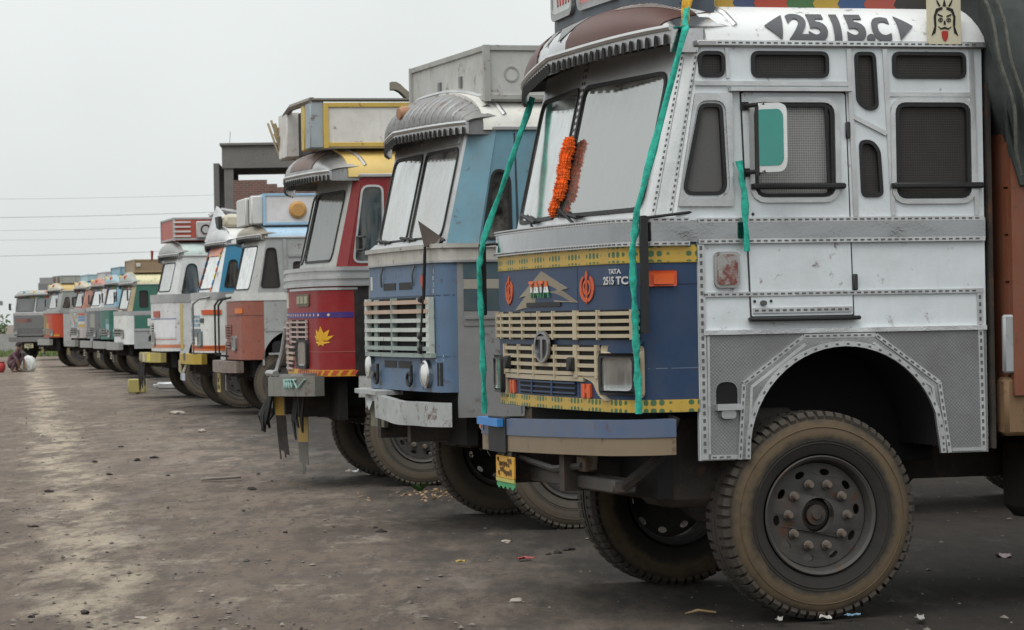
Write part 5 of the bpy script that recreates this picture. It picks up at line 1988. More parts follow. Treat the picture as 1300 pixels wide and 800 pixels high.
def flap(tr, a, z_top, z_split, z_bot, w, o, top_c, low_c, label, group="rubber flaps hung from the red truck's bumper", lean=0.0, seed=0):
    rr = random.Random(seed)
    M = MB()
    f = lambda x, y, oo: tr.fa(a, y, o) + Vector((.80 * (x + lean * (z_top - y)) - .6 * oo, -.6 * x - .80 * oo + .012 * math.sin(y * 18 + seed), 0))
    M.patch(f, -w / 2, w / 2, z_split, z_top, -.008, .0, 2, 4)
    r = thing("hanging_flap", label, "flap", tr.root.location, tr.root.rotation_euler.z, group)
    if top_c:
        M.build("reflector_strip", paint(top_c, .3, .55), r)
    else:
        M.build("flap_top", paint((.03, .03, .03), .4), r)
    b = MB()
    n = 6
    for i in range(n):
        x0, x1 = -w / 2 + w * i / n, -w / 2 + w * (i + 1) / n - .003
        zb_ = z_bot + rr.uniform(0, .12)
        b.patch(f, x0, x1, zb_, z_split - .002, -.010, -.002, 1, 5)
    b.build("torn_rubber", paint(low_c, .55, .7), r)
    b = MB()
    b.tube([f(-w * .3, z_top - .01, 0), f(-w * .3, z_top + .12, -.05)], .008, 5)
    b.tube([f(w * .3, z_top - .01, 0), f(w * .3, z_top + .12, -.05)], .008, 5)
    b.build("hanger", GRIME, r)
    return r


flap(T3, .80, .80, .60, .17, .105, .10, (.48, .29, .05), (.03, .03, .03), "black hanging flap with long yellow top, left of the two under the red bumper", lean=.10, seed=1)
flap(T3, -.32, .62, .39, .09, .10, .0, (.42, .28, .10), (.15, .145, .135), "grey hanging flap with tan plate, right of the two under the red bumper", seed=2)
b = MB()
rnd = random.Random(3)
for i in range(9):
    x = .98 - rnd.random() * .2
    b.tube([T3.fa(x, .82, .16), T3.fa(x + rnd.uniform(-.05, .05), .6, .2 + rnd.random() * .08), T3.fa(x + rnd.uniform(-.05, .1), .40 + rnd.random() * .12, .2 + rnd.random() * .06)], [.02, .03, .012], 5)
world_thing("black_rag", b, cloth_mat((.018, .018, .018)), "bunch of black rags hanging at the far end of the red truck's bumper", "rag", T3)
b = MB()
for i in range(4):
    x = .25 - rnd.random() * .9
    b.tube([T3.fa(x, .84, .05), T3.fa(x, .6, .08), T3.fa(x + rnd.uniform(-.05, .05), .40 + rnd.random() * .15, .06)], [.014, .02, .01], 5)
world_thing("black_rag", b, cloth_mat((.025, .024, .022)), "black rags hanging below the middle of the red truck's bumper", "rag", T3)
# straw broom tied upright behind the roof box
b = MB()
for i in range(70):
    y = rnd.gauss(0, .07)
    x = rnd.gauss(0, .05)
    p0 = Vector((.12 + x * .6, .97 + y * .5, 3.0))
    p1 = Vector((.10 + x * 1.3 + .03 * rnd.random(), 1.0 + y * 1.3, 3.20 + rnd.random() * .20))
    b.tube([p0, (p0 + p1) / 2 + Vector((rnd.uniform(-.01, .01),) * 3), p1], [.008, .010, .012], 4)
world_thing("straw_broom", b, plain((.33, .27, .17), .9), "bundle of pale straw standing at the far edge of the red truck's roof", "straw bundle", T3)
b = MB()
f = lambda a, c, o: Vector((.78 + a * .30, -.80 - .1 * a + o, 3.56 - .16 * a + .07 * (c - .5) + .02 * math.sin(a * 9)))
b.patch(f, 0, 1, 0, 1, -.06, .06, 8, 3)
world_thing("driftwood", b, plain((.20, .18, .14), .9), "short weathered log lying aslant on the red truck's roof box", "log", T3)

# ================================================================== simpler trucks further down the row


def bull_bar(t, aa, z0, z1, mat=RUBBER):
    for a in aa:
        MB().tube([t.fa(a, z0, .05), t.fa(a, z0 + .02, .20), t.fa(a, z1 - .12, .20), t.fa(a - .06, z1 - .03, .14), t.fa(a - .16, z1, .02)], .018, 7).build("guard_tube", mat, t.root)


t = T4 = Truck("silver truck with dull red nose, black guard tubes and pale blue roof box", -4.52, 48, 12,
               hw=1.15, belt=1.80, belt_h=.12, front=(.26, .085, .06), side_low=(.33, .335, .33), side_up=(.33, .34, .34), roof=(.36, .52, .66), pillar=(.42, .42, .41), vis_m=paint((.30, .27, .22), .5, .5, .3, .3),
               wrap=.40, dirt=.4, belt_m=paint((.55, .55, .53), .35, .5), wind_refl=.55, cargo=(.30, .17, .04), cargo_h=2.75, seed=3.3, ax=.75, zt=3.0,
               zb=.87, zs=.78, wins=[('q', rpoly([(.46, 2.62), (.60, 2.62), (.66, 2.0), (.36, 2.0)], .05), 'dark'), ('d', rrect(.88, 1.30, 2.0, 2.40, .04), 'dark')])
t.cab()
t.chassis(-.1, nuts=False)
t.cargo_body()
rt = t.root
t.spot(-.62, -1.05, 1.60, 1.68, (.62, .16, .02), "indicator", .02)
t.spot(1.1, -t.aW + .02, 1.56, 1.575, (.14, .05, .04), "panel_seam", .004)
t.grille(.95, -.20, 1.20, 1.42, 5, paint((.30, .12, .10), .4), [.9, .4, -.18], .4)
t.grille(.95, -.05, 1.04, 1.14, 2, paint((.28, .16, .14), .4), [.9, .4], .4)
t.headlight(-.50, 1.13, .34, .24, .05, alu(.3, .35, .5))
bull_bar(t, (.55, -.12), .92, 1.86)
t.bumper(.67, .85, paint((.24, .19, .17), .5, .5, .4, .6), None, 1.1, .06, .24)
t.plate_sign(.05, .50, .42, .30, (.45, .34, .10), .20)
MB().box(-.02, .04, .55, .66, .36, .67).build("bumper_drop", alu(.35, .4, .5), rt)
t.trim(t.near_side, [(.42, 1.325), (1.88, 1.325)], .03, .01, alu(.5, .3, .3))
MB().patch(t.near_side, .86, 1.5, 1.29, 1.36, .01, .02, 1, 1).build("side_patch", paint((.06, .32, .30), .2), rt)
MB().plate(t.near_side, rpoly([(.52, .98), (.72, .98), (.72, 1.16), (.52, 1.16)], [0, 0, .09, .09]), [], .001, .006).build("vent", plain((.006, .006, .006)), rt)
MB().patch(t.near_side, .46, .78, .945, .975, .001, .05, 1, 1).build("vent_shelf", alu(.4, .4, .4), rt)
MB().tube([t.near_side(.80, 1.95, .03), t.near_side(.80, 1.45, .03)], .02, 6).build("grab_rail", alu(.5, .3, .3), rt)
MB().box(.82, .95, -t.hw - .03, -t.hw, 1.40, 1.70).build("door_handle", plain((.10, .09, .08)), rt)
t.trim(t.near_side, [(.74, 2.76), (.76, 1.93)], .05, .02, alu(.40, .35, .4))
t.trim(t.near_side, [(.80, 2.50), (1.88, 2.50)], .04, .02, alu(.40, .35, .4))
t.trim(t.near_side, [(1.36, 2.48), (1.38, 1.93)], .04, .02, alu(.40, .35, .4))
b_ = t.roof_box(.45, 1.90, 1.02, 2.98, 3.48, paint((.58, .57, .58), .3, .5), paint((.28, .45, .60), .3), 1)
MB().lathe([(0, -.05), (.10, -.045), (.14, -.01), (.14, .02)], 20, (.98, -1.035, 3.22)).build("round_ornament", paint((.45, .24, .07), .3, .5), rt)
MB().box(1.22, 1.26, -1.04, -1.02, 3.12, 3.34).build("latch", plain((.18, .2, .22)), rt)
MB().box(.25, .44, -1.0, -.7, 3.0, 3.45, .02).build("roof_box_front", paint((.55, .55, .54), .3), rt)
MB().box(.30, .44, -.68, -.2, 3.02, 3.42).build("roof_box_opening", plain((.02, .02, .022)), rt)
MB().box(.25, .44, -.18, 1.0, 3.0, 3.45, .02).build("roof_box_front", paint((.55, .55, .54), .3), rt)
b = MB()
rmap = lambda x, y, o: (lambda p, n: Vector((x, p.x + n.x * (o + .014), p.y + n.y * (o + .014))))(*t.rp.at(y))
b.conform(rmap, lambda m, ip: m.text("1613", .15, ip, 1.42, .05, .004, sx=1.1, bold=.004))
b.build("roof_lettering", paint((.10, .20, .40), .2), rt)
MB().box(1.98, 2.04, -t.hw - .06, t.hw + .06, 1.2, 2.78).build("body_post", paint((.07, .25, .36), .3), rt)

t = T5 = Truck("white truck with orange and blue striped windscreen posts and tall chrome visor", -5.50, 51.8, 12,
               hw=1.15, belt=1.86, belt_h=.12, front=(.66, .66, .64), side_low=(.60, .61, .60), side_up=(.05, .25, .42), roof=(.60, .60, .58), pillar=(.66, .68, .68), vis_m=chrome(.55, .25, .4),
               zb=.95, wrap=.40, dirt=.3, wind_refl=.60, wind_dust=.3, seed=5.1, ax=.70, rake=.30, cargo=(.40, .16, .05), vis_ov=.10, zt=3.12)
t.cab()
t.chassis(-.15, nuts=False)
t.cargo_body()
rt = t.root
ORG2, BLU2, YEL2 = paint((.58, .13, .03), .2), paint((.05, .16, .42), .2), paint((.60, .40, .05), .2)
for v, ms in ((-1.0, (ORG2, BLU2, YEL2)), (.0, (BLU2, ORG2)), (1.0, (ORG2, YEL2, BLU2))):
    for i in range(7):
        z0_ = 1.99 + i * .11
        MB().patch(t.wm, v - .03, v + .03, z0_, z0_ + .085, .012, .022, 1, 1).build("post_stripe", ms[i % len(ms)], rt)
for sg in (-1, 1):
    MB().patch(t.wm, sg * .10, sg * .95, 2.60, 2.74, .013, .02, 1, 1).build("windscreen_band", paint((.60, .26, .18), .2), rt)
t.spot(1.05, -t.aW, .985, 1.06, (.55, .12, .03), "orange_band", .005)
t.spot(1.05, -t.aW, 1.02, 1.075, None, "orange_band", .005, mat=ORG2)
t.spot(-.90, -1.35, 1.60, 1.68, (.55, .10, .03), "indicator", .02)
for i in range(3):
    for j in range(6):
        t.spot(.78 - j * .26, .60 - j * .26, 1.40 + i * .07, 1.45 + i * .07, [(.12, .26, .36), (.20, .34, .42), (.08, .14, .2)][(i + j) % 3], "grille_patch", .006)
t.spot(.9, -.75, 1.22, 1.36, (.10, .12, .15), "grille_patch", .004)
t.spot(.72, .45, 1.50, 1.74, (.12, .14, .13), "painted_emblem", .005)
t.spot(.5, .38, 1.46, 1.55, (.10, .14, .13), "painted_emblem", .006)
for i in range(3):
    for j in range(3):
        t.spot(.60 - j * .26, .44 - j * .26, 1.09 + i * .06, 1.13 + i * .06, (.05, .05, .08), "air_slot", .004)
t.headlight(-.72, 1.19, .36, .26, .04, paint((.10, .17, .18), .3))
t.spot(-.75, -1.0, 1.46, 1.54, (.012, .012, .012), "round_plate", .01)
MB().patch(t.fa, -1.12, 1.05, .76, .93, .06, .22, 30, 1).build("bumper", paint((.42, .29, .03), .5, .5), rt)
t.spot(-.20, -.42, .82, .95, (.05, .05, .05), "bumper_gap", .225)
for a, w_, c in ((.75, .55, (.50, .50, .46)), (.0, .50, (.42, .46, .55))):
    t.spot(a + w_ / 2, a - w_ / 2, .47, .60, c, "number_plate", .21)
    MB().tube([t.fa(a, .60, .2), t.fa(a - .1, .82, .12)], .03, 6).build("plate_bracket", paint((.50, .46, .36), .3), rt)
MB().tube([t.fa(.62, .62, .2), t.fa(.62, .82, .2)], .05, 6).build("bumper_drop", paint((.40, .34, .22), .4), rt)
bull_bar(t, (-1.0,), .92, 1.90, alu(.2, .4, .5))
b = MB()
f = lambda v, k: Vector((.20 + .22 * k + .22 * abs(v), v * (1 - .55 * k), 2.86 + .62 * k - .34 * k * abs(v)))
b.shell(lambda a, c: f(-1.05 + 2.1 * a, c), lambda a, c: f(-1.05 + 2.1 * a, c) + Vector((.04, 0, -.02)), 20, 4)
b.build("visor_crest", chrome(.6, .25, .4), rt)
MB().box(.45, 1.7, -.95, .95, 3.08, 3.30, .05).build("roof_carrier", paint((.50, .46, .36), .3), rt)
MB().box(.38, .44, -.6, .6, 3.05, 3.28).build("carrier_opening", plain((.02, .02, .02)), rt)

t = T6 = Truck("white truck with red lamp, yellow bumper and red barred box on its roof", -7.02, 58.7, 13.5,
               hw=1.15, belt=1.86, belt_h=.16, front=(.58, .58, .59), side_low=(.56, .57, .57), side_up=(.62, .64, .64), roof=(.44, .52, .50), pillar=(.60, .61, .60), vis_m=paint((.30, .30, .29), .4, .4, .3, .2),
               zb=.92, wrap=.36, dirt=.35, wind_refl=.34, seed=6.2, ax=.9, belt_m=alu(.42, .4, .35), cargo=(.30, .08, .05),
               wins=[('q', rpoly([(.52, 2.60), (.70, 2.60), (.76, 2.0), (.40, 2.0)], [.12, .10, .06, .06]), 'glass'), ('d', rrect(.95, 1.35, 2.0, 2.5, .05), 'glass')], zg=2.74, zt=3.05)
t.cab()
t.chassis(-.1, nuts=False)
t.cargo_body()
rt = t.root
t.spot(-.05, -.75, 1.58, 1.70, (.36, .06, .03), "red_lamp", .02)
t.spot(-.10, -1.28, 1.18, 1.53, (.66, .66, .68), "poster", .006)
t.spot(1.1, -1.3, 1.535, 1.555, (.20, .20, .35), "blue_line", .005)
t.spot(1.1, -1.3, 1.14, 1.155, (.45, .16, .15), "red_line", .005)
t.spot(1.1, -1.45, .985, 1.05, (.48, .18, .10), "orange_band", .005)
t.grille(.95, .05, 1.26, 1.46, 4, paint((.50, .50, .50), .3), [.9, .5], .4)
t.headlight(-.02, 1.16, .40, .28, .05, alu(.3, .35, .5))
MB().patch(t.near_side, .37, .42, .95, 1.84, .001, .01, 1, 1).build("yellow_edge", paint((.52, .40, .14), .3), rt)
MB().patch(t.fa, -1.12, 1.05, .71, .89, .06, .24, 30, 1).build("bumper", paint((.38, .31, .09), .55, .5), rt)
for a, c in ((.95, (.55, .52, .35)), (.25, (.16, .15, .12)), (-.2, (.45, .42, .3)), (-.75, (.60, .50, .05))):
    t.spot(a + .14, a - .14, .725, .875, c, "bumper_block", .245)
RB = paint((.40, .08, .06), .3)
b_ = t.roof_box(.30, 1.85, 1.0, 3.05, 3.50, RB, paint((.34, .34, .34), .3), 1)
for i in range(4):
    MB().box(.28, .62, -1.03, -1.002, 3.12 + i * .09, 3.155 + i * .09).build("white_bar", paint((.55, .5, .48), .3), rt)
MB().box(.72, 1.08, -1.10, -1.015, 3.10, 3.42, .02).build("speaker", paint((.40, .40, .40), .3), rt)
MB().lathe([(.10, -.01), (.08, .0), (0, .03)], 18, (.90, -1.105, 3.26)).build("speaker_cone", plain((.05, .02, .02)), rt)
for i in range(6):
    clodp = (1.15 + random.uniform(0, .6), -1.0 + random.uniform(-.1, .2), 3.15 + random.uniform(0, .35))
    MB().box(clodp[0] - .1, clodp[0] + .1, clodp[1] - .06, clodp[1] + .06, clodp[2] - .06, clodp[2] + .06, .03).build("roof_bundle", paint([(.5, .5, .5), (.4, .1, .07), (.2, .2, .2)][i % 3], .3), rt)
b = MB()
b.tube([(1.0, -.9, 3.52), (1.25, -.92, 3.64), (1.6, -.9, 3.58), (1.75, -.9, 3.45)], .05, 6)
b.build("roof_bundle", cloth_mat((.40, .40, .40)), rt)
b = MB()
b.plate(lambda x, y, o: Vector((.10 - o, 1.0 + x, 2.84 + y)), [(-.10, .06), (.10, .08), (.02, -.12)], [], -.02, .02)
b.build("roof_lamp", paint((.40, .06, .04), .2), rt)
bpy.context.view_layer.update()
b = MB()
rnd = random.Random(12)
for i in range(16):
    a = 1.0 - rnd.random() * 1.3
    b.tube([T6.fa(a, .80, .22), T6.fa(a + rnd.uniform(-.08, .08), .5, .25), T6.fa(a + rnd.uniform(-.15, .15), .10 + rnd.random() * .4, .25)], [.015, .035, .01], 5)
world_thing("black_rag", b, cloth_mat((.02, .018, .017)), "black tassels hanging from the yellow bumper of the white barred-box truck", "tassel", T6)
m = MB()
m.box(-.18, .18, -.14, .14, 0, .29, .02)
m.lathe([(.04, .0), (.04, .05), (0, .055)], 10)
o = m.build("jerrycan", paint((.33, .28, .09), .35, .5), None, label="mustard yellow can standing on the dirt under the far yellow bumper", cat="can")
o.location = (-7.82, 62.3, .02)
m = MB()
m.box(-.30, .30, -.12, .12, .05, .20, .03)
m.box(-.38, -.29, -.07, .07, .08, .16, .01)
o = m.build("metal_toolbox", alu(.45, .35, .4), None, label="low silver metal box on the dirt under the white trucks", cat="box")
o.location = (-7.30, 63.9, 0)


def far_truck(label, X, Y, rz, patches, rbox=None, bump_c=(.30, .30, .29), **k):
    rz_ = int(Y) % 7
    rb = [(.5, .12, .06), (.55, .5, .45), (.10, .22, .45), (.5, .36, .08), (.08, .3, .2)]
    k.setdefault('vis_m', paint([(.40, .42, .42), (.30, .42, .46), (.46, .30, .22), (.36, .36, .33), (.48, .44, .34), (.42, .20, .15), (.28, .30, .32)][rz_], .45, .5, .2, .3))
    k.setdefault('wins', [('q', rpoly([(.50, k.get('zg', 2.775) - .20), (.62, k.get('zg', 2.775) - .20), (.64, 2.02), (.40, 2.02)], .05), 'glass'), ('d', rrect(.76, 1.22, 2.02, k.get('zg', 2.775) - .20, .06), 'glass')])
    t = Truck(label, X, Y, rz, **k)
    t.cab()
    t.chassis(0, nuts=False)
    t.cargo_body()
    for (a0, a1, z0_, z1_, c) in patches:
        t.spot(a0, a1, z0_, z1_, c, "painted_panel", .006)
    t.grille(.8, -.75, 1.12, 1.34, 3, paint(tuple(x * .8 for x in bump_c), .3), [.3, -.3], .4)
    t.headlight(-.95, 1.18, .26, .22, .05, alu(.3, .35, .5))
    t.headlight(.95, 1.18, .26, .22, .05, alu(.3, .35, .5))
    t.bumper(.76, .96, paint(bump_c, .45, .5, .2, .3), None, 1.1, .06, .22)
    t.mirror(.15, 2.2, -1, .14, .10, .28)
    t.mirror(.15, 2.2, 1, .14, .10, .28)
    t.plate_sign(.1 + rz_ * .02, .60, .44, .18, (.50, .46, .30) if rz_ % 2 else (.55, .38, .06), .14)
    MB().box(-.02, .04, .62, .70, .42, .76).build("bumper_drop", alu(.35, .4, .5), t.root)
    for v, c in ((-.55, (.5, .12, .06)), (.05, (.55, .45, .12)), (.6, (.12, .3, .45))):
        b = MB()
        p = t.vis(v, .5, .0)
        b.lathe([(0, -.05), (.05, -.04), (.06, .02)], 10)
        for q in b.bm.verts:
            q.co = Matrix.Translation(p) @ Matrix.Rotation(R(-80), 4, 'Z') @ q.co
        b.build("visor_lamp", paint(c, .2), t.root)
    for i in range(3):
        MB().patch(t.wm, .1 + .28 * i, .33 + .28 * i, t.zg - .11, t.zg - .045, .013, .02, 1, 1).build("windscreen_band", paint(rb[(i + rz_) % 5], .2), t.root)
        MB().patch(t.wm, -.1 - .28 * i, -.33 - .28 * i, t.zg - .11, t.zg - .045, .013, .02, 1, 1).build("windscreen_band", paint(rb[(i + rz_ + 1) % 5], .2), t.root)
    if rbox:
        z0_, z1_, c, c2 = rbox
        t.roof_box(.4, 1.85, 1.0, z0_, z1_, paint(c, .3), paint(c2, .3), 3)
    return t


GRN = (.028, .135, .10)
T7 = far_truck("green-sided truck with white nose, cream roof and brown roof board", -10.65, 80.5, 14, [(1.0, -1.2, 1.30, 1.66, (.62, .62, .60)), (-.5, -.85, 1.46, 1.56, (.32, .07, .05))], (2.80, 3.16, (.26, .18, .11), (.30, .22, .13)),
               front=(.60, .61, .60), side_low=(.30, .31, .31), side_up=GRN, roof=(.62, .58, .36), pillar=(.42, .34, .22), wrap=.34, zt=2.82, zg=2.48, belt=1.68, zb=.90, ax=1.25, vis_m=paint((.32, .34, .32), .4, .5, .2), seed=7.7,
               wins=[('q', rrect(.50, .72, 1.88, 2.32, .05), 'dark'), ('d', rrect(1.30, 1.80, 1.88, 2.28, .04), 'dark')])
rt = T7.root
MB().patch(T7.near_side, .36, 1.90, 1.32, 1.66, .001, .008, 1, 1).build("side_panel_green", paint(GRN, .3), rt)
MB().patch(T7.near_side, .36, 1.90, 1.26, 1.315, .001, .02, 1, 1).build("side_moulding", alu(.55, .3, .3), rt)
MB().patch(T7.near_side, .70, .80, 1.38, 1.58, .008, .014, 1, 1).build("white_mark", paint((.6, .6, .58), .2), rt)
MB().plate(T7.near_side, rpoly([(.72, .98), (.94, .98), (.94, 1.14), (.72, 1.14)], [0, 0, .09, .09]), [], .001, .006).build("vent", plain((.006, .006, .006)), rt)
MB().box(.44, .56, -1.035, -1.02, 2.96, 3.06, .01).build("white_disc", paint((.5, .48, .45), .2), rt)

far_truck("truck with dark green nose and pale blue windscreen posts, beside the green-sided one", -11.62, 85, 15, [(1.1, -1.4, 1.45, 1.80, (.02, .12, .09)), (-.55, -.95, 1.2, 1.6, (.25, .40, .45))], (2.82, 3.06, (.22, .40, .48), (.15, .25, .32)),
          front=(.03, .14, .11), side_low=(.05, .20, .16), side_up=(.18, .36, .46), roof=(.25, .40, .46), pillar=(.25, .42, .52), zt=2.84, zg=2.55, wind_refl=.5, seed=8.1)
far_truck("white-posted truck with grey nose and red edged side window, mid far row", -12.65, 89.5, 15, [(1.0, -.3, 1.2, 1.8, (.12, .13, .15)), (-.3, -1.0, 1.35, 1.75, (.25, .26, .22))], (2.80, 3.0, (.50, .50, .50), (.35, .35, .36)),
          front=(.14, .15, .16), side_low=(.22, .22, .22), side_up=(.28, .06, .05), roof=(.50, .52, .52), pillar=(.62, .62, .62), zt=2.82, zg=2.55, wind_refl=.5, seed=8.8)
TM = far_truck("truck with patchwork nose of many small painted panels, far along the row", -13.95, 95, 15, [], (2.80, 3.02, (.34, .48, .52), (.28, .4, .45)),
               front=(.42, .38, .38), side_low=(.40, .40, .42), side_up=(.40, .24, .20), roof=(.35, .45, .48), pillar=(.45, .22, .17), zt=2.82, zg=2.55, wind_refl=.2, seed=9.3)
rnd = random.Random(77)
pc = [(.45, .12, .08), (.55, .52, .46), (.15, .25, .40), (.50, .34, .08), (.30, .32, .30), (.55, .55, .58), (.12, .30, .26)]
for i in range(7):
    for j in range(5):
        TM.spot(.95 - i * .33, .70 - i * .33, 1.37 + j * .09, 1.44 + j * .09, pc[rnd.randrange(7)], "painted_panel", .006)
for i in range(6):
    MB().patch(TM.wm, -.98 + .02 * i, -.90 + .02 * i, 1.96 + i * .09, 2.03 + i * .09, .013, .02, 1, 1).build("post_stripe", paint(pc[i], .2), TM.root)
TR = far_truck("truck with red and yellow nose and grey side, second from the row's far end", -15.95, 102.5, 17, [(-.2, -1.40, 1.10, 1.76, (.42, .05, .02)), (.6, -.2, 1.10, 1.76, (.22, .16, .04)), (-.05, -.5, 1.1, 1.5, (.50, .30, .04)), (-.7, -1.3, 1.06, 1.14, (.5, .25, .03))], (2.84, 3.12, (.32, .33, .30), (.24, .25, .24)),
               front=(.36, .05, .025), side_low=(.42, .42, .41), side_up=(.28, .29, .28), roof=(.55, .40, .16), pillar=(.36, .37, .35), zt=2.86, zg=2.58, wind_refl=.3, seed=9.9, wrap=.41)
for vv in (-.5, .4):
    b = MB()
    b.lathe([(.13, -.02), (.11, -.04), (0, -.02)], 14)
    for v in b.bm.verts:
        v.co = Matrix.Translation((.38, vv, 2.98)) @ Matrix.Rotation(R(-90), 4, 'Z') @ v.co
    b.build("round_ornament", plain((.12, .06, .05)), TR.root)
TL = far_truck("grey truck with squared-off front facing the yard, last of the row", -19.5, 122, 62, [(1.0, -1.3, 1.0, 1.76, (.13, .13, .13)), (.6, -.2, 1.12, 1.32, (.20, .20, .20)), (.9, .1, 1.55, 1.70, (.25, .10, .08))], None, (.16, .16, .16),
               front=(.16, .16, .16), side_low=(.15, .15, .15), side_up=(.16, .165, .16), roof=(.32, .32, .31), pillar=(.42, .42, .41), zg=2.66, zt=2.85, wind_refl=.06, wind_dust=.1, cargo=(.22, .22, .22), cargo_h=3.15, seed=10.4)
MB().box(TL.L + .08, TL.L + .12, -1.2, 1.2, 1.1, 3.15).build("cargo_front", paint((.15, .15, .15), .3), TL.root)

# ================================================================== unfinished concrete building
CON = paint((.16, .155, .15), .35, .9, 0, .1, .3, .2, 2)
bld = thing("unfinished_building", "unfinished concrete frame with broken brick walls rising behind the trucks", "building", (-11.15, 119, 0), R(3))
cols_x = (0, 4.4, 8.8)
for i, x in enumerate(cols_x):
    for y in (0, 5.0):
        MB().box(x - .18, x + .18, y - .18, y + .18, 0, 7.52, .01).build("column", CON, bld)
for z_ in (3.4,):
    MB().box(-.3, 9.1, -.3, 5.3, z_, z_ + .18).build("floor_slab", CON, bld)
MB().box(-.26, 9.1, -.24, 5.3, 7.52, 8.42, .01).box(-.34, 9.2, -.36, 5.4, 8.42, 8.52, .01).build("roof_beam", CON, bld)
MB().box(-.62, -.40, .2, 5.2, 0, 7.75).build("side_wall", CON, bld)
mbk, tbk, bbk = newmat("brickwork")
ob_ = coords(tbk)
mpb = nd(tbk, 'ShaderNodeMapping')
mpb.inputs['Rotation'].default_value = (R(90), 0, 0)
tbk.links.new(ob_, mpb.inputs[0])
bk = nd(tbk, 'ShaderNodeTexBrick')
bk.inputs['Scale'].default_value = 1.0
bk.inputs['Brick Width'].default_value = .24
bk.inputs['Row Height'].default_value = .085
bk.inputs['Mortar Size'].default_value = .010
bk.inputs['Color1'].default_value = (.20, .075, .055, 1)
bk.inputs['Color2'].default_value = (.13, .06, .05, 1)
bk.inputs['Mortar'].default_value = (.20, .18, .16, 1)
tbk.links.new(mpb.outputs[0], bk.inputs['Vector'])
tbk.links.new(mixc(tbk, math_(tbk, 'MULTIPLY', noise(tbk, ob_, 1.2, 6), .5), bk.outputs[0], (.12, .09, .08)), bbk.inputs['Base Color'])
bbk.inputs['Roughness'].default_value = .95
walls = MB()
fw = lambda a, c, o: Vector((a, -.05 - o, c))
walls.plate(fw, [(.18, 3.58), (4.22, 3.58), (4.22, 7.05), (3.6, 7.05), (3.6, 6.95), (3.1, 6.95), (3.1, 6.85), (2.7, 6.85), (2.7, 6.75), (1.9, 6.75), (1.9, 6.88), (1.5, 6.88), (1.5, 7.05), (.18, 7.05)], [], -.11, .11)
walls.build("brick_wall", mbk, bld)
walls = MB()
walls.plate(fw, [(4.58, 3.58), (8.62, 3.58), (8.62, 6.6), (6.5, 6.6), (6.5, 6.9), (4.58, 6.9)], [], -.11, .11)
walls.build("brick_wall", mbk, bld)
walls = MB()
walls.plate(fw, [(.18, 0), (4.22, 0), (4.22, 3.39), (.18, 3.39)], [(1.4, .9), (2.8, .9), (2.8, 2.3), (1.4, 2.3)][0:0] and [] or [], -.11, .11)
walls.build("brick_wall", mbk, bld)
# brick courses picked out as real ledges near the broken top
b = MB()
rnd = random.Random(9)
for i in range(34):
    x = .2 + 4.0 * rnd.random()
    z_ = 5.4 + .085 * rnd.randrange(16)
    b.box(x, x + .22, -.185, -.155, z_, z_ + .07)
b.build("loose_bricks", mbk, bld, kind="stuff")
for x in (.05, 4.35):
    MB().tube([(x, 0, 8.5), (x + .03, 0, 9.0)], .010, 5).build("rebar", plain((.10, .06, .05)), bld)
b = MB()
for k in range(3):
    b.box(.25, 1.6, -.9, -.8, 4.75 + k * .18, 4.82 + k * .18)
b.box(.3, .36, -.85, -.2, 4.6, 5.3)
b.build("scaffold_boards", paint((.42, .24, .06), .3), bld)

# ================================================================== overhead wires and their poles
lx, rx = -36.0, 9.0
PY = 150.0
for i, (x, s_) in enumerate(((lx, "left"), (rx, "right"))):
    p = thing("utility_pole", "concrete utility pole carrying the wires, beyond the yard on the %s" % s_, "utility pole", (x, PY, 0), 0, "utility poles")
    MB().tube([(0, 0, -.1), (0, 0, 9.2)], [.16, .10], 10).build("pole", plain((.22, .21, .20), .9), p)
    MB().box(-.06, .06, -1.0, 1.0, 8.2, 8.32).build("cross_arm", plain((.16, .15, .14), .8), p)
for i, (zl, zr, w_) in enumerate(((8.0, 8.7, "topmost"), (7.0, 8.0, "second highest"), (6.4, 7.2, "middle"), (5.95, 6.6, "second lowest"), (5.0, 6.3, "lowest"))):
    b = MB()
    pts = []
    for k in range(33):
        a = k / 32
        pts.append((lx + (rx - lx) * a, PY, zl * (1 - a) + zr * a - .55 * 4 * a * (1 - a)))
    b.tube(pts, .010 if i in (1, 4) else .006, 5)
    b.build("power_line", plain((.16, .17, .18), .7), None, label="%s of the thin wires crossing the pale sky on the left" % w_, cat="wire", group="overhead wires")

# ================================================================== far edge of the yard
MB().box(-60, -22.6, 150, 150.25, 0, 1.0).build("yard_wall", paint((.30, .30, .29), .3, .9), None, label="low grey wall closing the yard at the far left", cat="wall")
gm_, gt_, gb_ = newmat("grass_blades")
gt_.links.new(ramp(gt_, noise(gt_, coords(gt_), 2, 4), .3, .7, (.07, .11, .03, 1), (.16, .20, .07, 1)), gb_.inputs['Base Color'])
gb_.inputs['Roughness'].default_value = .9
b = MB()
rnd = random.Random(31)
for i in range(7000):
    x, y = rnd.uniform(-42, -14), rnd.uniform(136, 149)
    a = rnd.uniform(0, PI)
    h = rnd.uniform(.10, .35)
    dx, dy = .06 * math.cos(a), .06 * math.sin(a)
    lx_, ly_ = rnd.uniform(-.1, .1), rnd.uniform(-.1, .1)
    vs = [b.bm.verts.new(q) for q in ((x - dx, y - dy, -.01), (x + dx, y + dy, -.01), (x + lx_, y + ly_, h))]
    b.bm.faces.new(vs)
b.build("grass", gm_, None, kind="stuff")
hs = thing("shed", "pale blue-grey shed beyond the low wall at the far left", "shed", (-35.2, 170, 0), 0)
MB().box(-6, 5.2, 0, 5, 0, 2.6).build("wall", paint((.34, .42, .44), .3, .8), hs)
MB().box(-6.2, 5.4, -.3, 5.3, 2.6, 2.85).build("roof", paint((.24, .26, .27), .3, .8), hs)
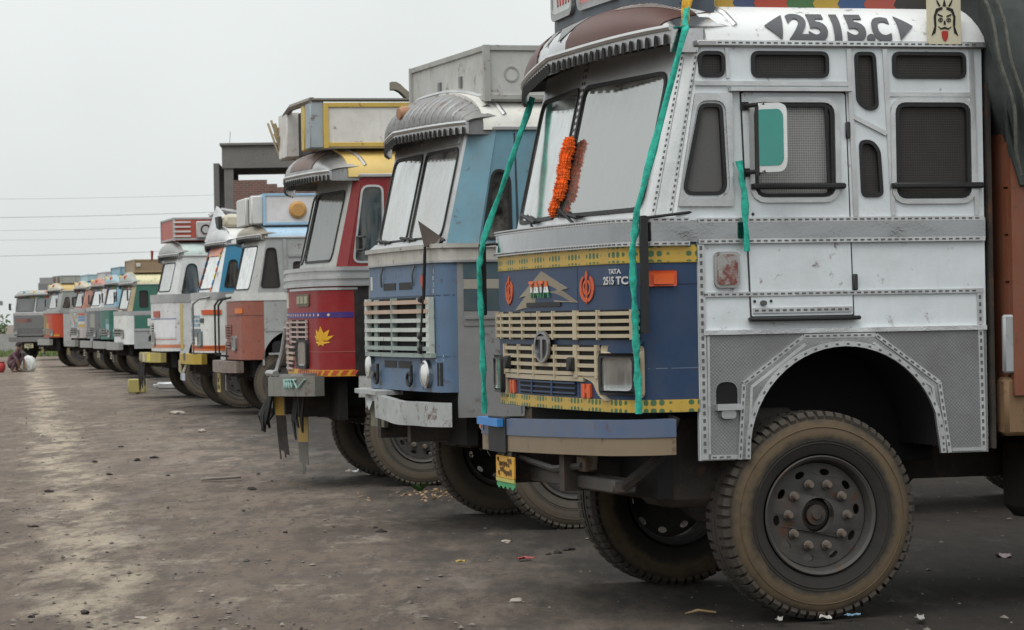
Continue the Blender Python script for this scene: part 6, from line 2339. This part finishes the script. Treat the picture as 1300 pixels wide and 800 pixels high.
MB().box(2.2, 3.4, -.06, 0, 0, 2.1).build("door", paint((.10, .18, .20), .3), hs)
MB().box(-3.4, -1.8, -.05, 0, 1.0, 2.1).build("window", plain((.05, .06, .07), .3), hs)


def leafy(label, x, y, h, w_, seed, n=900):
    rr = random.Random(seed)
    r = thing("tree", label, "tree", (x, y, 0), 0, "trees beyond the yard")
    b = MB()
    b.tube([(0, 0, 0), (.05, 0, h * .3), (.1, .05, h * .6)], [.16, .12, .06], 8)
    for k in range(5):
        a = rr.uniform(0, 6)
        b.tube([(.05, 0, h * .35), (w_ * .3 * math.cos(a), w_ * .3 * math.sin(a), h * .6), (w_ * .5 * math.cos(a), w_ * .5 * math.sin(a), h * .8)], [.08, .05, .02], 6)
    b.build("trunk", plain((.09, .07, .05), .9), r)
    b = MB()
    cl = [(rr.gauss(0, w_ * .3), rr.gauss(0, w_ * .3), h * rr.uniform(.45, .95), rr.uniform(.25, .5)) for _ in range(22)]
    for i in range(n):
        c = cl[rr.randrange(22)]
        d = Vector((rr.gauss(0, 1), rr.gauss(0, 1), rr.gauss(0, .8)))
        d.normalize()
        p = Vector(c[:3]) + d * c[3] * w_ * .5 * rr.uniform(.5, 1)
        s_ = rr.uniform(.08, .16)
        x_ = Vector((rr.gauss(0, 1), rr.gauss(0, 1), rr.gauss(0, 1))).normalized()
        y_ = x_.orthogonal().normalized()
        b.face([p - x_ * s_, p + y_ * s_ * .6, p + x_ * s_, p - y_ * s_ * .6])
    lm, lt, lb = _M.get('leaf') or newmat("leaves")
    if 'leaf' not in _M:
        lt.links.new(ramp(lt, noise(lt, coords(lt), 1.5, 3), .3, .7, (.05, .085, .035, 1), (.10, .14, .06, 1)), lb.inputs['Base Color'])
        lb.inputs['Roughness'].default_value = .8
        _M['leaf'] = (lm, lt, lb)
    b.build("crown", lm, r)


leafy("round-headed green tree at the far left, just left of the grey last truck", -29.6, 165, 2.6, 2.6, 1)
leafy("taller green tree at the far left edge beside the shed", -33.5, 178, 3.6, 3.2, 2, 1200)
leafy("green tree half hidden behind the grey last truck", -24.2, 168, 3.0, 2.6, 3)

# ================================================================== people crouching on the dirt


def crouched(name_loc, rz, shirt, lower, label, reach):
    r = thing("person", label, "person", name_loc, rz, "people crouching at the row's far end")
    me = bpy.data.meshes.new("body")
    # pelvis, spine, neck, head, legs, arms
    V = [(0, 0, .22), (.08, 0, .40), (.20, 0, .56), (.27, 0, .64), (.31, 0, .71), (.33, 0, .82)]
    E = [(0, 1), (1, 2), (2, 3), (3, 4), (4, 5)]
    rad = [.15, .14, .15, .06, .075, .09]
    for sg in (-1, 1):
        k = len(V)
        V += [(.04, .11 * sg, .20), (.34, .17 * sg, .42), (.14, .15 * sg, .09), (.16, .15 * sg, .04), (.32, .16 * sg, .03)]
        E += [(0, k), (k, k + 1), (k + 1, k + 2), (k + 2, k + 3), (k + 3, k + 4)]
        rad += [.10, .075, .055, .045, .035]
        k = len(V)
        V += [(.20, .19 * sg, .55), (.36, .23 * sg, .38), (.36 + reach, .16 * sg, .14), (.41 + reach, .14 * sg, .10)]
        E += [(2, k), (k, k + 1), (k + 1, k + 2), (k + 2, k + 3)]
        rad += [.065, .048, .036, .030]
        h = len(V) - 1
        for f in range(5):
            dy = (f - 2) * .018
            V.append((.46 + reach - (.03 if f == 4 else 0) - .005 * abs(f - 1), .14 * sg + dy, .075))
            E.append((h, len(V) - 1))
            rad.append(.009)
    me.from_pydata(V, E, [])
    o = bpy.data.objects.new("body", me)
    COL.objects.link(o)
    md = o.modifiers.new("skin", 'SKIN')
    for i, sv in enumerate(me.skin_vertices[0].data):
        sv.radius = (rad[i], rad[i])
        sv.use_root = i == 0
    o.modifiers.new("sub", 'SUBSURF').levels = 1
    dg = bpy.context.evaluated_depsgraph_get()
    em = bpy.data.meshes.new_from_object(o.evaluated_get(dg))
    bpy.data.objects.remove(o)
    em.name = "body"
    sk = plain((.16, .085, .05), .6)
    for m_ in (sk, cloth_mat(shirt), cloth_mat(lower)):
        em.materials.append(m_)
    for p in em.polygons:
        c = p.center
        p.use_smooth = True
        if c.z < .70 and c.x < .34 and c.z > .34 and abs(c.y) < .28:
            p.material_index = 1
        elif c.z < .46 and not (c.x > .34 and c.z < .36) and c.z > .06:
            p.material_index = 2
    obj("body", em, r)
    b = MB()
    bmesh.ops.create_icosphere(b.bm, subdivisions=2, radius=.1, matrix=Matrix.Translation((.315, 0, .855)) @ Matrix.Diagonal((1.0, .92, .9, 1)))
    b.build("hair", plain((.012, .010, .009), .7), r)
    b = MB()
    for sg in (-1, 1):
        b.box(.405, .42, sg * .035 - .012, sg * .035 + .012, .835, .85, .004)
        b.box(.32, .35, sg * .092 - .012, sg * .092 + .012, .80, .85, .006)
    b.tube([(.41, 0, .83), (.44, 0, .80), (.415, 0, .795)], .014, 6)
    b.box(.408, .42, -.03, .03, .768, .776, .002)
    b.build("face", plain((.10, .05, .035), .6), r)


crouched((-15.70, 93.5, 0), R(-20), (.10, .045, .06), (.12, .07, .08), "person in dark maroon clothes crouching over the dirt beside a red pot", .05)
crouched((-15.28, 94.6, 0), R(190), (.05, .035, .04), (.03, .03, .035), "person in dark clothes crouching beside the full white sack", .02)
m = MB()
m.lathe([(0, 0), (.14, 0), (.20, .10), (.21, .22), (.17, .30), (.19, .33), (.16, .33), (.15, .29), (0, .28)], 20)
for v in m.bm.verts:
    v.co = Vector((v.co.x, v.co.z, v.co.y))
o = m.build("water_pot", paint((.42, .05, .05), .2, .4), None, label="round red pot on the dirt at the far left edge", cat="pot")
o.location = (-16.02, 93.3, 0)
m = MB()
bmesh.ops.create_icosphere(m.bm, subdivisions=3, radius=1)
for v in m.bm.verts:
    d = 1 + .14 * mn.noise(v.co * 2.2) + .05 * mn.noise(v.co * 6)
    v.co = Vector((v.co.x * .24, v.co.y * .2, v.co.z * .30)) * d
    v.co.z = max(v.co.z, -.2)
o = m.build("sack", cloth_mat((.62, .62, .60), 12), None, label="full white sack on the dirt behind the crouching people", cat="sack")
o.location = (-15.18, 93.9, .20)
